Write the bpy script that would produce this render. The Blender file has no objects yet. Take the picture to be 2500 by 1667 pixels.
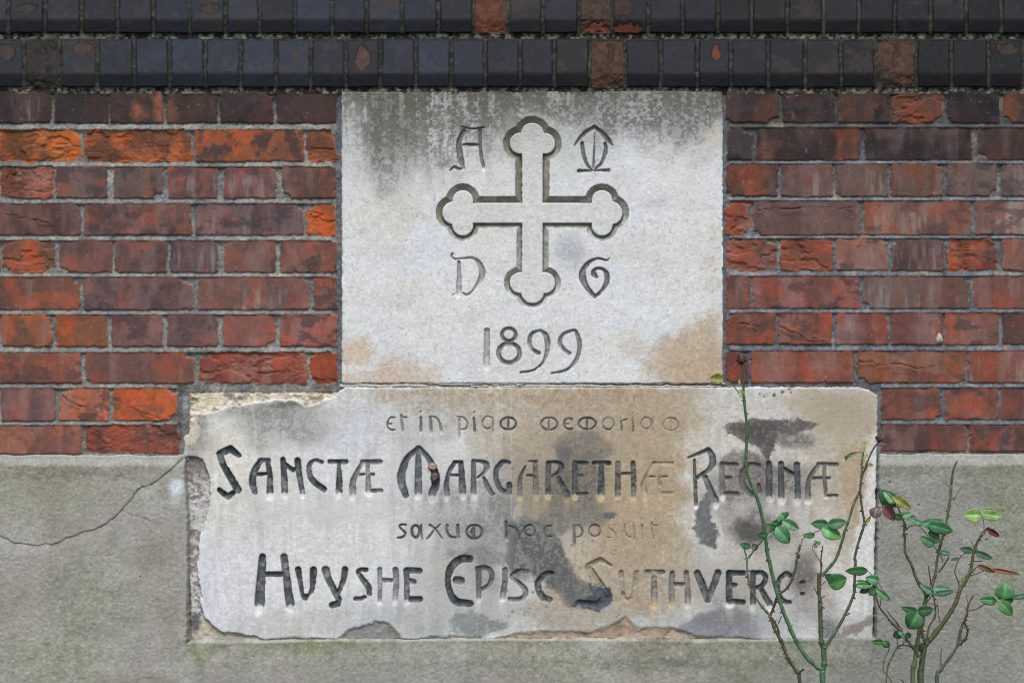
# Old brick wall with a carved foundation stone and two rose bushes; everything is built here from code.
EXPOSURE = 1.0
KL = (1.09, 1.07, 1.05)      # how bright a white vertical face renders under this sky (used to turn seen tones into base colours)
import bpy, math, random
import numpy as np

# ------------------------------------------------------------------ camera, world, sun, exposure
S = 0.000832            # metres per photo pixel on the wall plane
CX, CY = 1250.0, 833.5
D = 4.0                 # camera distance from the wall face
ZC = 1.15               # camera height
scene = bpy.context.scene
col = scene.collection
cd = bpy.data.cameras.new('camera'); cam = bpy.data.objects.new('camera', cd); col.objects.link(cam)
cam.location = (0, -D, ZC); cam.rotation_euler = (math.radians(90), 0, 0)
cd.sensor_width = 36; cd.lens = 36 * D / (2500 * S); cd.clip_start = 0.05; cd.clip_end = 2000
scene.camera = cam
world = bpy.data.worlds.new('World'); scene.world = world; world.use_nodes = True
wn = world.node_tree.nodes; wl = world.node_tree.links
sky = wn.new('ShaderNodeTexSky'); sky.sky_type = 'NISHITA'; sky.sun_disc = False
SUN_EL, SUN_AZ = math.radians(58), math.radians(-8)      # azimuth measured from straight in front of the wall
sky.sun_elevation = SUN_EL; sky.sun_rotation = math.radians(180) + SUN_AZ
sky.air_density = 1.0; sky.dust_density = 2.5; sky.ozone_density = 1.0
wl.new(sky.outputs[0], wn['Background'].inputs[0]); wn['Background'].inputs[1].default_value = 0.1
sd = bpy.data.lights.new('sun', 'SUN'); sun = bpy.data.objects.new('sun', sd); col.objects.link(sun)
sd.energy = 1.4; sd.angle = math.radians(28); sd.color = (1.0, 0.95, 0.88)
# light travels from the front, high above, towards the wall (+Y)
sun.rotation_euler = (math.radians(90) - SUN_EL, 0, SUN_AZ)
sun.location = (0, -5, 6)
scene.view_settings.view_transform = 'Standard'; scene.view_settings.look = 'None'
scene.view_settings.gamma = 1.0; scene.view_settings.exposure = EXPOSURE
scene.render.engine = 'CYCLES'; scene.cycles.filter_width = 1.05

# ------------------------------------------------------------------ helpers
rng = np.random.RandomState(7)
TAB = rng.rand(16, 256, 256).astype(np.float32)
def vnoise(x, y, seed=0):
    T = TAB[seed % 16]
    x = x + 37.3 * (seed // 16); y = y + 17.1 * seed
    xi = np.floor(x).astype(np.int32); yi = np.floor(y).astype(np.int32)
    fx = (x - xi).astype(np.float32); fy = (y - yi).astype(np.float32)
    fx = fx * fx * fx * (fx * (fx * 6 - 15) + 10); fy = fy * fy * fy * (fy * (fy * 6 - 15) + 10)
    a = T[xi & 255, yi & 255]; b = T[(xi + 1) & 255, yi & 255]
    c = T[xi & 255, (yi + 1) & 255]; d = T[(xi + 1) & 255, (yi + 1) & 255]
    return ((a * (1 - fx) + b * fx) * (1 - fy) + (c * (1 - fx) + d * fx) * fy) * 2 - 1
def fbm(x, y, sc, octv=4, seed=0, gain=0.55):
    """about -1..1; sc = feature size in photo pixels (or a pair for stretched noise)"""
    sx, sy = sc if isinstance(sc, tuple) else (sc, sc)
    r = 0; a = 1; t = 0
    for k in range(octv):
        r = r + a * vnoise(x / sx * 2 ** k, y / sy * 2 ** k, seed + k * 3); t += a; a *= gain
    return r / t * 1.7
def ridge(x, y, sc, octv=4, seed=0):
    r = 0; a = 1; t = 0
    sx, sy = sc if isinstance(sc, tuple) else (sc, sc)
    for k in range(octv):
        r = r + a * (1 - np.abs(vnoise(x / sx * 2 ** k, y / sy * 2 ** k, seed + k * 3)) * 1.6); t += a; a *= 0.5
    return r / t
def sstep(a, b, x):
    t = np.clip((x - a) / (b - a), 0, 1); return t * t * (3 - 2 * t)
def lin(c):
    c = np.asarray(c, dtype=np.float32) / 255.0
    l = np.where(c <= 0.04045, c / 12.92, ((np.maximum(c, 0) + 0.055) / 1.055) ** 2.4)
    return np.clip(l / np.array(KL, dtype=np.float32), 0.004, 0.86)
def lc(r, g, b): 
    v = lin((r, g, b)); return (float(v[0]), float(v[1]), float(v[2]), 1.0)

def mat(name, grain=400., amt=.25, rough=.9, bump=.15, bdist=.001, attr=True, base=(.5,.5,.5,1), spec=.3, pits=0.0,
        grain2=120., amt2=.1, trans=0.0):
    m = bpy.data.materials.new(name); m.use_nodes = True
    n = m.node_tree.nodes; l = m.node_tree.links; p = n['Principled BSDF']
    tc = n.new('ShaderNodeTexCoord')
    if attr:
        a = n.new('ShaderNodeAttribute'); a.attribute_name = 'tint'; src = a.outputs['Color']
    else:
        a = n.new('ShaderNodeRGB'); a.outputs[0].default_value = base; src = a.outputs[0]
    def noise(sc, det, lo, hi):
        t = n.new('ShaderNodeTexNoise'); t.inputs['Scale'].default_value = sc; t.inputs['Detail'].default_value = det
        t.inputs['Roughness'].default_value = .65
        l.new(tc.outputs['Object'], t.inputs['Vector'])
        r = n.new('ShaderNodeMapRange'); r.inputs[1].default_value = .3; r.inputs[2].default_value = .7
        r.inputs[3].default_value = lo; r.inputs[4].default_value = hi
        l.new(t.outputs['Fac'], r.inputs[0]); return t, r
    t1, r1 = noise(grain, 3, 1 - amt, 1 + amt); t2, r2 = noise(grain2, 4, 1 - amt2, 1 + amt2)
    mu = n.new('ShaderNodeMath'); mu.operation = 'MULTIPLY'; l.new(r1.outputs[0], mu.inputs[0]); l.new(r2.outputs[0], mu.inputs[1])
    last = mu
    if pits > 0:                                   # small dark grains / pores
        t3, r3 = noise(grain * .9, 2, 1.0, 1.0)
        r3.inputs[1].default_value = .60; r3.inputs[2].default_value = .68; r3.inputs[3].default_value = 1.0; r3.inputs[4].default_value = 1 - pits
        mv = n.new('ShaderNodeMath'); mv.operation = 'MULTIPLY'; l.new(last.outputs[0], mv.inputs[0]); l.new(r3.outputs[0], mv.inputs[1]); last = mv
    vm = n.new('ShaderNodeVectorMath'); vm.operation = 'SCALE'; l.new(src, vm.inputs[0]); l.new(last.outputs[0], vm.inputs['Scale'])
    l.new(vm.outputs[0], p.inputs['Base Color'])
    p.inputs['Roughness'].default_value = rough; p.inputs['Specular IOR Level'].default_value = spec
    b = n.new('ShaderNodeBump'); b.inputs['Strength'].default_value = bump; b.inputs['Distance'].default_value = bdist
    l.new(t1.outputs['Fac'], b.inputs['Height']); l.new(b.outputs[0], p.inputs['Normal'])
    if trans > 0:
        tr = n.new('ShaderNodeBsdfTranslucent'); l.new(vm.outputs[0], tr.inputs[0])
        mx = n.new('ShaderNodeMixShader'); mx.inputs[0].default_value = trans
        l.new(p.outputs[0], mx.inputs[1]); l.new(tr.outputs[0], mx.inputs[2]); l.new(mx.outputs[0], n['Material Output'].inputs[0])
    return m

def tag(o, label=None, cat=None, group=None, kind=None):
    if label: o['label'] = label
    if cat: o['category'] = cat
    if group: o['group'] = group
    if kind: o['kind'] = kind
    return o
def empty(name, loc=(0, 0, 0)):
    o = bpy.data.objects.new(name, None); col.objects.link(o); o.location = loc; o.empty_display_size = .05; return o
def make(name, V, F, C, m, parent=None, smooth=True):
    """V (n,3) world coords, F (k,4) or (k,3) int array, C (n,3) linear colours"""
    me = bpy.data.meshes.new(name)
    V = np.asarray(V, dtype=np.float32); F = np.asarray(F, dtype=np.int32)
    if parent is not None: V = V - np.array(parent.location, dtype=np.float32)
    me.vertices.add(len(V)); me.vertices.foreach_set('co', V.ravel())
    k, w = F.shape
    me.loops.add(k * w); me.loops.foreach_set('vertex_index', F.ravel())
    me.polygons.add(k); me.polygons.foreach_set('loop_start', np.arange(0, k * w, w, dtype=np.int32))
    me.polygons.foreach_set('loop_total', np.full(k, w, dtype=np.int32))
    me.polygons.foreach_set('use_smooth', np.full(k, smooth, dtype=bool))
    if C is not None:
        at_ = me.color_attributes.new('tint', 'FLOAT_COLOR', 'POINT')
        C4 = np.ones((len(V), 4), dtype=np.float32); C4[:, :3] = C; at_.data.foreach_set('color', C4.ravel())
    me.update(); me.validate()
    me.materials.append(m)
    o = bpy.data.objects.new(name, me); col.objects.link(o)
    if parent is not None: o.parent = parent
    return o
def grid_parts(X, Y, H, C, labels, specs, parent, extra=None):
    """height field split into parts. X,Y photo px grids, H metres towards the viewer, C sRGB 0..255,
       labels per cell, specs {label: (name, material, label text)}"""
    ny, nx = X.shape
    P = np.stack([(X - CX) * S, -H, ZC + (CY - Y) * S], -1).reshape(-1, 3)
    L = lin(C).reshape(-1, 3)
    idx = np.arange(nx * ny).reshape(ny, nx)
    q = np.stack([idx[1:, :-1], idx[1:, 1:], idx[:-1, 1:], idx[:-1, :-1]], -1)
    out = []
    for lab, (nm, m, txt) in specs.items():
        f = q[labels == lab]
        if len(f) == 0: continue
        u, inv = np.unique(f, return_inverse=True)
        o = make(nm, P[u], inv.reshape(-1, 4), L[u], m, parent)
        if txt: o['label'] = txt
        out.append(o)
    return out
def seg_sdf(X, Y, pts):
    """pts [(x,y,w)...] -> signed distance to the union of tapered capsules"""
    best = np.full(X.shape, 1e9, dtype=np.float32)
    if len(pts) == 1: pts = pts + pts
    for (x0, y0, w0), (x1, y1, w1) in zip(pts[:-1], pts[1:]):
        dx, dy = x1 - x0, y1 - y0; L2 = dx * dx + dy * dy + 1e-9
        t = np.clip(((X - x0) * dx + (Y - y0) * dy) / L2, 0, 1)
        d = np.hypot(X - x0 - t * dx, Y - y0 - t * dy) - (w0 + (w1 - w0) * t) / 2
        best = np.minimum(best, d)
    return best
def catmull(pts, n=6):
    P = [np.array(p, dtype=float) for p in pts]; P = [2 * P[0] - P[1]] + P + [2 * P[-1] - P[-2]]
    out = []
    for i in range(1, len(P) - 2):
        for k in range(n):
            t = k / n
            out.append(0.5 * (2 * P[i] + (P[i + 1] - P[i - 1]) * t + (2 * P[i - 1] - 5 * P[i] + 4 * P[i + 1] - P[i + 2]) * t * t
                       + (3 * P[i] - P[i - 1] - 3 * P[i + 1] + P[i + 2]) * t ** 3))
    out.append(P[-2]); return out
def poly_sdf(X, Y, pts):
    best = np.full(X.shape, 1e9, dtype=np.float32); inside = np.zeros(X.shape, dtype=bool)
    n = len(pts)
    for i in range(n):
        x0, y0 = pts[i]; x1, y1 = pts[(i + 1) % n]
        dx, dy = x1 - x0, y1 - y0
        t = np.clip(((X - x0) * dx + (Y - y0) * dy) / (dx * dx + dy * dy + 1e-9), 0, 1)
        best = np.minimum(best, np.hypot(X - x0 - t * dx, Y - y0 - t * dy))
        c = ((y0 > Y) != (y1 > Y)) & (X < (x1 - x0) * (Y - y0) / (y1 - y0 + 1e-9) + x0)
        inside ^= c
    return np.where(inside, -best, best)
class Canvas:
    """stain painter for one stone or render face (natural stains with their own shapes, plus some painted shade)"""
    def __init__(s, X, Y, base):
        s.X, s.Y = X, Y; s.C = np.zeros(X.shape + (3,), dtype=np.float32) + np.array(base, dtype=np.float32)
        s.wx = fbm(X, Y, 45, 5, 1); s.wy = fbm(X, Y, 45, 5, 5); s.fine = fbm(X, Y, 9, 4, 9); s.mid = fbm(X, Y, 28, 4, 11)
        s.vf = fbm(X, Y, 4.5, 3, 13)
    def mix(s, mask, c):
        s.C += (np.array(c, dtype=np.float32) - s.C) * np.clip(mask, 0, 1)[..., None]
    def ell(s, cx, cy, rx, ry, c, a=1., soft=.35, warp=14, speck=0.):
        r = np.hypot((s.X + s.wx * warp - cx) / rx, (s.Y + s.wy * warp - cy) / ry)
        m = 1 - sstep(1 - soft, 1 + soft, r + (s.fine * .5 + s.vf * .3) * min(.25, 4.0 / min(rx, ry)) * 1.5)
        s._put(m, c, a, speck)
    def poly(s, pts, c, a=1., soft=8, warp=8, speck=0.):
        d = poly_sdf(s.X + s.wx * warp, s.Y + s.wy * warp, pts) + s.fine * min(4.5, 2.2 + soft * .35) + s.vf * 1.4
        s._put(1 - sstep(-soft, soft, d), c, a, speck)
    def _put(s, m, c, a, speck):
        if speck > 0:
            k = sstep(-.15, .35, s.fine * .9 + s.vf * .5 + (m - .55) * 1.2 * (1.4 - speck))
            if speck > .5:                        # separate sooty granules over a faint tint
                gr = sstep(-.30, .50, s.fine * .7 + s.vf * .7 + s.mid * .35 + (m - .7) * .5)
                s.mix(m * a * gr * .9, np.array(c, dtype=np.float32) * .86); m = m * .42
            else: m = m * ((1 - speck) + speck * k)
        cc = np.array(c, dtype=np.float32) * (1 + (.09 * s.fine + .07 * s.mid + .08 * s.vf) * (1.0 if sum(c) < 400 else .2))[..., None]
        s.C += (cc - s.C) * np.clip(m * a, 0, 1)[..., None]
    def line(s, pts, w, c, a=1., soft=1.2, warp=1.5):
        d = seg_sdf(s.X + s.wx * warp, s.Y + s.wy * warp, [(p[0], p[1], w) for p in pts])
        s.mix((1 - sstep(-soft, soft, d)) * a, c)
def axis(lo, hi, f0, f1, fine, coarse):
    """fine spacing between f0 and f1, coarse outside"""
    a = np.arange(lo, f0, coarse) if lo < f0 else np.array([])
    b = np.arange(max(lo, f0), min(hi, f1), fine)
    c = np.arange(f1, hi + coarse, coarse) if hi > f1 else np.array([hi])
    return np.concatenate([a, b, c]).astype(np.float32)
def window(xs, ys, x0, x1, y0, y1):
    i0, i1 = np.searchsorted(xs, x0), np.searchsorted(xs, x1); j0, j1 = np.searchsorted(ys, y0), np.searchsorted(ys, y1)
    return slice(j0, max(j1, j0 + 1)), slice(i0, max(i1, i0 + 1))
# ------------------------------------------------------------------ materials
M_brick = mat('weathered_red_brick', 520, .16, .85, .35, .0012, pits=.25, grain2=90, amt2=.12, spec=.25)
M_mortar = mat('grey_sandy_mortar', 420, .32, .95, .6, .002, pits=.4, grain2=110, amt2=.15, spec=.1)
M_blue = mat('blue_engineering_brick', 380, .14, .6, .14, .001, pits=.05, grain2=70, amt2=.12, spec=.12)
M_stone = mat('pale_limestone', 520, .08, .92, .25, .0008, pits=.16, grain2=150, amt2=.04, spec=.15)
M_render = mat('grey_cement_render', 400, .13, .95, .4, .0012, pits=.3, grain2=160, amt2=.1, spec=.1)
M_soil = mat('garden_soil', 60, .35, .95, .8, .01, attr=False, base=(.10, .085, .06, 1), grain2=4, amt2=.3)

# ------------------------------------------------------------------ ground
g = make('ground', [(-150, -150, 0), (150, -150, 0), (150, 150, 0), (-150, 150, 0)], [(0, 1, 2, 3)], None, M_soil, None, False)
tag(g, kind='structure')

# ------------------------------------------------------------------ the brick wall
wall = empty('brick_wall', (0, 0, 0))
tag(wall, 'old red brick wall with two dark blue sloping brick courses and a grey cement render base', 'wall')

# hand surveyed courses: (top, bottom) and brick spans with main / second colour and wear flags
# flags: s spalled, k cracked, w pale streaks, d dark burnt patches, m moss
ROWS_L = [(224, 301), (318, 394), (408, 484), (498, 574), (588, 665), (677, 756), (769, 845), (861, 935), (948, 1027), (1038, 1107)]
ROWS_R = [(224, 300), (313, 391), (401, 479), (491, 573), (583, 660), (675, 753), (764, 841), (857, 934), (947, 1024), (1036, 1101)]
BL = [
 [(-20,124,(48,42,44),(76,54,52),'w'),(134,264,(58,44,44),(40,38,42),'d'),(269,397,(60,46,43),(140,76,52),''),(405,529,(44,41,43),(96,62,50),'d'),(539,665,(72,52,52),(46,40,42),'d'),(675,821,(50,43,45),(74,52,48),'')],
 [(-80,199,(190,105,50),(125,74,42),'s'),(208,468,(186,96,50),(112,66,46),'s'),(477,741,(168,90,54),(84,62,56),'d'),(750,820,(180,92,52),(112,70,50),'s')],
 [(-120,-8,(120,75,65),(80,60,60),''),(2,129,(160,82,62),(118,66,52),'s'),(137,261,(112,77,67),(76,62,62),'d'),(278,397,(108,80,70),(70,60,62),'d'),(409,531,(132,82,74),(90,62,62),'w'),(547,673,(127,82,77),(84,58,58),'dw'),(690,819,(96,66,56),(120,78,60),'')],
 [(-80,195,(112,73,66),(80,55,52),'k'),(206,465,(127,80,72),(76,58,58),'d'),(477,739,(117,82,80),(80,62,66),'dw'),(748,821,(186,92,46),(150,76,46),'s')],
 [(-120,0,(120,75,65),(80,60,60),''),(8,134,(182,87,56),(112,76,60),'s'),(147,274,(122,77,70),(90,62,60),''),(282,405,(127,80,67),(90,65,62),''),(416,531,(120,80,76),(76,60,66),'dw'),(548,671,(120,78,68),(86,62,60),''),(683,821,(142,82,64),(84,58,52),'d')],
 [(-80,193,(142,80,57),(102,66,56),''),(205,470,(117,77,72),(80,62,66),'d'),(484,752,(127,80,72),(100,76,70),'w'),(765,820,(142,82,72),(80,55,50),'d')],
 [(-120,-5,(140,80,60),(80,60,60),''),(4,127,(147,82,52),(105,68,50),''),(138,262,(168,88,52),(126,80,60),''),(274,396,(127,82,77),(112,76,74),''),(409,531,(114,78,74),(98,70,70),''),(545,671,(138,80,67),(120,76,70),''),(684,822,(147,80,67),(125,70,62),'')],
 [(-80,197,(152,84,64),(116,76,66),''),(210,473,(132,77,62),(105,68,62),''),(487,751,(150,70,52),(120,60,50),'s'),(758,823,(168,76,44),(140,64,42),'s')],
 [(-120,-6,(140,80,60),(80,60,60),''),(4,133,(112,78,78),(132,84,77),''),(145,266,(142,84,67),(178,90,60),'k'),(277,432,(192,98,57),(172,86,50),'k')],
 [(-80,200,(122,77,67),(152,87,67),''),(210,435,(152,80,60),(105,66,60),'s')]]
BR = [
 [(1774,1901,(68,52,50),(96,62,56),''),(1911,2036,(50,44,46),(96,66,60),'d'),(2047,2172,(112,72,57),(42,38,42),'d'),(2182,2300,(122,72,52),(78,60,52),'s'),(2315,2439,(52,44,48),(32,32,38),'d'),(2452,2600,(112,74,54),(70,52,48),'')],
 [(1776,1838,(76,66,68),(45,42,46),'d'),(1848,2101,(62,48,46),(136,74,50),''),(2113,2373,(54,42,46),(98,76,76),''),(2387,2640,(76,56,52),(100,76,74),'')],
 [(1774,1898,(86,62,54),(156,80,54),''),(1910,2033,(106,72,64),(116,86,80),'w'),(2044,2167,(106,82,74),(120,90,80),'w'),(2175,2299,(142,77,52),(112,87,74),''),(2311,2434,(100,78,72),(115,95,88),''),(2447,2600,(106,86,80),(120,100,95),'w')],
 [(1773,1832,(152,74,50),(120,62,46),'s'),(1840,2101,(102,74,70),(90,66,64),'k'),(2110,2370,(117,82,72),(146,78,54),'w'),(2382,2660,(122,84,74),(132,118,112),'w')],
 [(1773,1898,(137,72,54),(86,62,60),'s'),(1908,2034,(150,77,54),(120,66,52),'s'),(2044,2167,(137,92,77),(142,104,92),'w'),(2177,2302,(82,58,56),(104,80,80),'w'),(2313,2432,(142,72,42),(96,52,38),'s'),(2447,2600,(137,90,74),(120,80,70),'')],
 [(1773,1830,(137,82,64),(92,62,56),''),(1839,2098,(120,72,64),(137,82,74),''),(2108,2368,(112,74,64),(96,80,74),'w'),(2378,2660,(127,77,64),(110,72,64),'')],
 [(1773,1894,(140,72,54),(116,66,54),'k'),(1903,2032,(144,74,56),(120,68,56),'k'),(2043,2166,(127,72,62),(128,88,86),'w'),(2175,2302,(114,68,62),(128,84,80),'w'),(2309,2438,(134,76,58),(124,80,68),''),(2448,2600,(94,62,56),(80,56,52),'')],
 [(1773,1825,(127,64,54),(108,60,54),''),(1833,2083,(134,72,56),(140,80,64),''),(2095,2358,(144,76,50),(124,76,56),'k'),(2366,2660,(127,72,56),(134,86,72),'w')],
 [(2153,2296,(134,78,62),(120,72,62),''),(2309,2435,(137,78,60),(124,72,60),''),(2444,2600,(112,70,64),(96,64,60),'')],
 [(2154,2361,(132,68,54),(96,62,58),''),(2369,2660,(127,70,56),(90,60,54),'')]]
PAL = [((127,80,67),(90,65,62)),((142,80,60),(105,68,60)),((115,77,72),(84,62,64)),((152,84,62),(118,74,60))]
bricks = []                                     # (x0,x1,y0,y1,c1,c2,flags)
for side, rows, data in ((0, ROWS_L, BL), (1, ROWS_R, BR)):
    for (y0, y1), row in zip(rows, data):
        for b in row: bricks.append((b[0], b[1], y0, y1, b[2], b[3], b[4]))
rr = random.Random(3)
def extend(rows, x, step, stop, tone=None):     # the bond carries on beyond the surveyed part
    for k, (y0, y1) in enumerate(rows):
        ln = 262 if k % 2 else 126; xx = x[k]
        while (xx - stop) * step < 0:
            c = PAL[rr.randrange(4)]
            if k < 2: c = ((60, 48, 46), (90, 60, 52))
            a, b = (xx, xx + ln) if step > 0 else (xx - ln, xx)
            bricks.append((a, b, y0, y1, c[0], c[1], rr.choice(['', '', 'w', 'd', 's'])))
            xx += step * (ln + 10)
extend(ROWS_L, [min(b[0] for b in r) - 10 for r in BL], -1, -1100)
extend(ROWS_R, [max(b[1] for b in r) + 10 for r in BR], 1, 3600)

def brick_field(xs, ys, blist, mortar_fn, seed=0):
    X, Y = np.meshgrid(xs, ys)
    # mortar: sandy, slightly dished, rough
    C = mortar_fn(X, Y); H = -0.0030 + fbm(X, Y, 14, 4, 2 + seed) * .0008 + fbm(X, Y, 5, 2, 8 + seed) * .0004
    if seed == 0:                                   # weather struck bed joints: hollow at the top, proud at the foot
        for rows, sel in ((ROWS_L, X < 1300), (ROWS_R, X >= 1300)):
            for (a0, a1), (b0, b1) in zip(rows[:-1], rows[1:]):
                t = (Y - a1) / (b0 - a1); k = (t > -.1) & (t < 1.12) & sel
                k = k & ~((X > 808) & (X < 1782)) & ~((X > 430) & (X < 2152) & (Y > 925))
                H = np.where(k, H + .0052 * sstep(.05, .95, t) * sstep(1.12, 1.0, t), H)
    lab = np.zeros(X.shape, dtype=np.int32)
    wx = fbm(X, Y, 26, 4, 21 + seed); wy = fbm(X, Y, 26, 4, 25 + seed); w2 = fbm(X, Y, 7, 3, 28 + seed)
    for bi, (x0, x1, y0, y1, c1, c2, fl) in enumerate(blist):
        r_ = random.Random(bi * 13 + seed)
        sl = window(xs, ys, x0 - 14, x1 + 14, y0 - 14, y1 + 14)
        x, y = X[sl], Y[sl]
        if x.size < 4: continue
        cx, cy = (x0 + x1) / 2, (y0 + y1) / 2
        rough = 1.9 if 's' in fl else 1.0
        rad = 6 if 's' in fl else 4.5
        qx = np.abs(x + wx[sl] * 2.6 * rough + w2[sl] * 1.1 - cx) - (x1 - x0) / 2 + rad; qy = np.abs(y + wy[sl] * 2.1 * rough + w2[sl] * 1.1 - cy) - (y1 - y0) / 2 + rad
        sd_ = np.hypot(np.maximum(qx, 0), np.maximum(qy, 0)) + np.minimum(np.maximum(qx, qy), 0) - rad - .9
        # knocked off corners
        for (ax, ay) in ((x0, y0), (x1, y0), (x0, y1), (x1, y1)):
            if r_.random() < (.45 if 's' in fl else .16):
                rd = r_.uniform(5, 16); sd_ = np.maximum(sd_, rd - np.hypot((x - ax) * r_.uniform(.5, 1), y - ay) + w2[sl] * 2.5)
        inside = sstep(2.2, -3.0, sd_)
        ox, oy = r_.uniform(0, 900), r_.uniform(0, 900)
        n1 = fbm(x + ox, y + oy, 55, 5, 31); n2 = fbm(x + ox, y + oy, 17, 4, 35); n3 = fbm(x + ox, y + oy, (9, 60), 3, 38); n4 = fbm(x + ox, y + oy, 6, 3, 41)
        h = r_.uniform(-.0005, .0010) + n1 * .0005 + n2 * .0002 + n4 * .00006 + (x - cx) / (x1 - x0) * r_.uniform(-.0008, .0008)
        band = fbm(x + ox, y * .6 + oy, (34, 150), 3, 33); gran = fbm(x + oy, y + ox, 5, 3, 36)
        big = fbm(x + ox, y + oy, 75, 3, 37)
        k = sstep(-.45, .5, big * .9 + band * .5 + n2 * .18 + r_.uniform(-.15, .15))
        if 'd' in fl: k = np.maximum(k * .5, sstep(-.02, .2, n1 * .9 + band * .35 + gran * .16 - .06))
        mute = .22 if x1 < 1300 else .16
        if c1[0] > 150: mute = .11
        dim = (.90 if c1[0] > 150 else .99) if x1 < 1300 else .96
        if x0 > 1700 and y0 < 480: dim = .84  # upper right rows darkened in colour to stand for less light near the top
        if x1 < 1300 and 300 < y0 < 600 and c1[0] <= 150: dim = .97
        c1 = tuple(v * dim for v in c1); c2 = tuple(v * dim for v in c2)
        ca = np.array(c1, dtype=np.float32); cb = np.array(c2, dtype=np.float32)
        ca = ca + (ca.mean() * .96 - ca) * mute; cb = cb + (cb.mean() - cb) * mute
        c = ca + (cb - ca) * k[..., None]
        # firing variation: soft bloom, upright bands and warmer blush
        c *= (1 + .05 * n2 + .07 * band + .022 * n4)[..., None]
        lil = sstep(-.1, .8, fbm(x + oy, y + oy, (34, 110), 3, 45)) * .42; c += (np.array((136, 112, 110)) * (.55 + .45 * c1[0] / 130.) - c) * lil[..., None] * (0 if c1[0] > 150 or y0 < 305 else 1)
        blush = sstep(.15, .8, fbm(x + oy, y + ox, 46, 3, 47)) * .45
        c += (np.array((c1[0] * 1.18 + 8, c1[1] * 1.0, c1[2] * .86)) - c) * blush[..., None]
        if 's' in fl:                            # face blown off: craggy fresh clay
            a = ridge(x + ox + wx[sl] * 10, y + oy + wy[sl] * 8, (95, 52), 3, 51); q = fbm(x + ox, y + oy, (60, 34), 4, 55)
            mask = sstep(-.35, .0, q + r_.uniform(-.1, .15))
            step_ = np.floor((q * 2.0 + a * .8)) * .0009
            h = h - mask * (.0022 + np.abs(a - .5) * .0022 - step_ + n2 * .0006 + n4 * .00045)
            crev = sstep(.86, .97, a) * mask * sstep(-.3, .4, n2)
            c = c * (1 + .13 * (a - .5))[..., None]
            c += (np.array((c2[0] * .5, c2[1] * .5, c2[2] * .5)) - c) * (crev * .5)[..., None]
        if 'k' in fl:                            # wandering crack
            px = [x0 + (x1 - x0) * t for t in (0, .18, .36, .55, .72, .9)]
            yy = r_.uniform(.15, .4); pts = []
            for t, p in enumerate(px): pts.append((p, y0 + (y1 - y0) * min(.98, max(.05, yy)), .7)); yy += r_.uniform(-.06, .26)
            dc = seg_sdf(x + wx[sl] * 5, y + wy[sl] * 5, pts[:r_.choice([4, 5, 6])])
            m_ = sstep(1.3, -.6, dc) * sstep(-.7, .1, n2); h = h - m_ * .0018; c = c * (1 - .45 * m_)[..., None]
            below = sstep(0, 3, dc) * sstep(16, 4, dc) * .0012; h = h + below * (n1 > 0)
        if 'w' in fl:                            # lime wash runs
            m_ = sstep(.0, .9, n3 * .7 + .6 * band) * sstep(y0, cy, y) * .5
            c += (np.array((142, 136, 134), dtype=np.float32) - c) * m_[..., None]
        # worn lighter / sandier arris
        edge = sstep(-6, -1, sd_) * sstep(-.2, .6, n2 + .2)
        c += (np.array((c1[0] * 1.12 + 10, c1[1] * 1.02 + 4, c1[2] * .92)) - c) * (edge * .45)[..., None]
        pale = sstep(1.0, 1.15, gran) * .45; c += (np.array((170, 152, 142)) - c) * pale[..., None]
        c = c * np.array((1.0, .995, .97), dtype=np.float32)
        soot = sstep(.12, .6, fbm(x + oy * .5, y + ox * .7, (44, 26), 4, 48) + .18 * gran) * r_.choice((0, .2, .45, .6)) * (.6 if c1[0] > 150 else 1)
        c += (np.array((62, 52, 54)) - c) * soot[..., None]
        rim = sstep(-3.5, -.5, sd_) * sstep(-.1, .5, n2 + gran * .5) * .35 * (y0 > 305); c += (np.array((156, 142, 132)) - c) * rim[..., None]
        sp_ = vnoise(x / 5.5 + ox, y / 5.5 + oy, 39); c += (np.array((196, 184, 172)) - c) * (sstep(.975, .998, sp_) * .6)[..., None]
        Hs = H[sl]; H[sl] = Hs + (h - Hs) * inside
        kc = sstep(.8, -1.2, sd_); Cs = C[sl]; C[sl] = Cs + (c - Cs) * kc[..., None]
        lb = lab[sl]; lb[sd_ < 0] = 1
    return X, Y, H, C, lab

def mortar_main(X, Y):
    n = fbm(X, Y, 70, 4, 60); f = fbm(X, Y, 6, 3, 63)
    a = np.array((126, 127, 121), dtype=np.float32); b = np.array((98, 103, 108), dtype=np.float32); dk = np.array((62, 62, 56), dtype=np.float32)
    C = np.zeros(X.shape + (3,), dtype=np.float32) + a
    kr = np.clip(sstep(1500, 1900, X) * .75 + sstep(.1, .6, n) * .35, 0, 1); C += (b - C) * kr[..., None]
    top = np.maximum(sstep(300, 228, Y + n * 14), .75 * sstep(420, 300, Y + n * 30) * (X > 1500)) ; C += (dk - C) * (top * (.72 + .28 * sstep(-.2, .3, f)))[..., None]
    C += (np.array((150, 135, 112)) - C) * (sstep(.45, .8, fbm(X, Y, 50, 3, 66)) * .4)[..., None]
    C += (np.array((92, 97, 103)) - C) * (((np.abs(X - 826) < 7) | (np.abs(X - 1770) < 5) | (np.abs(X - 440) < 7) & (Y > 940)) * .7)[..., None]
    C *= .95 * (1 + .15 * f + .14 * fbm(X, Y, 36, 3, 67))[..., None]
    return C
xs = axis(-1100, 3600, -40, 2540, 2.0, 9); ys = np.arange(212, 1125, 2.0).astype(np.float32)
X, Y, H, C, lab = brick_field(xs, ys, bricks, mortar_main)
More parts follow.
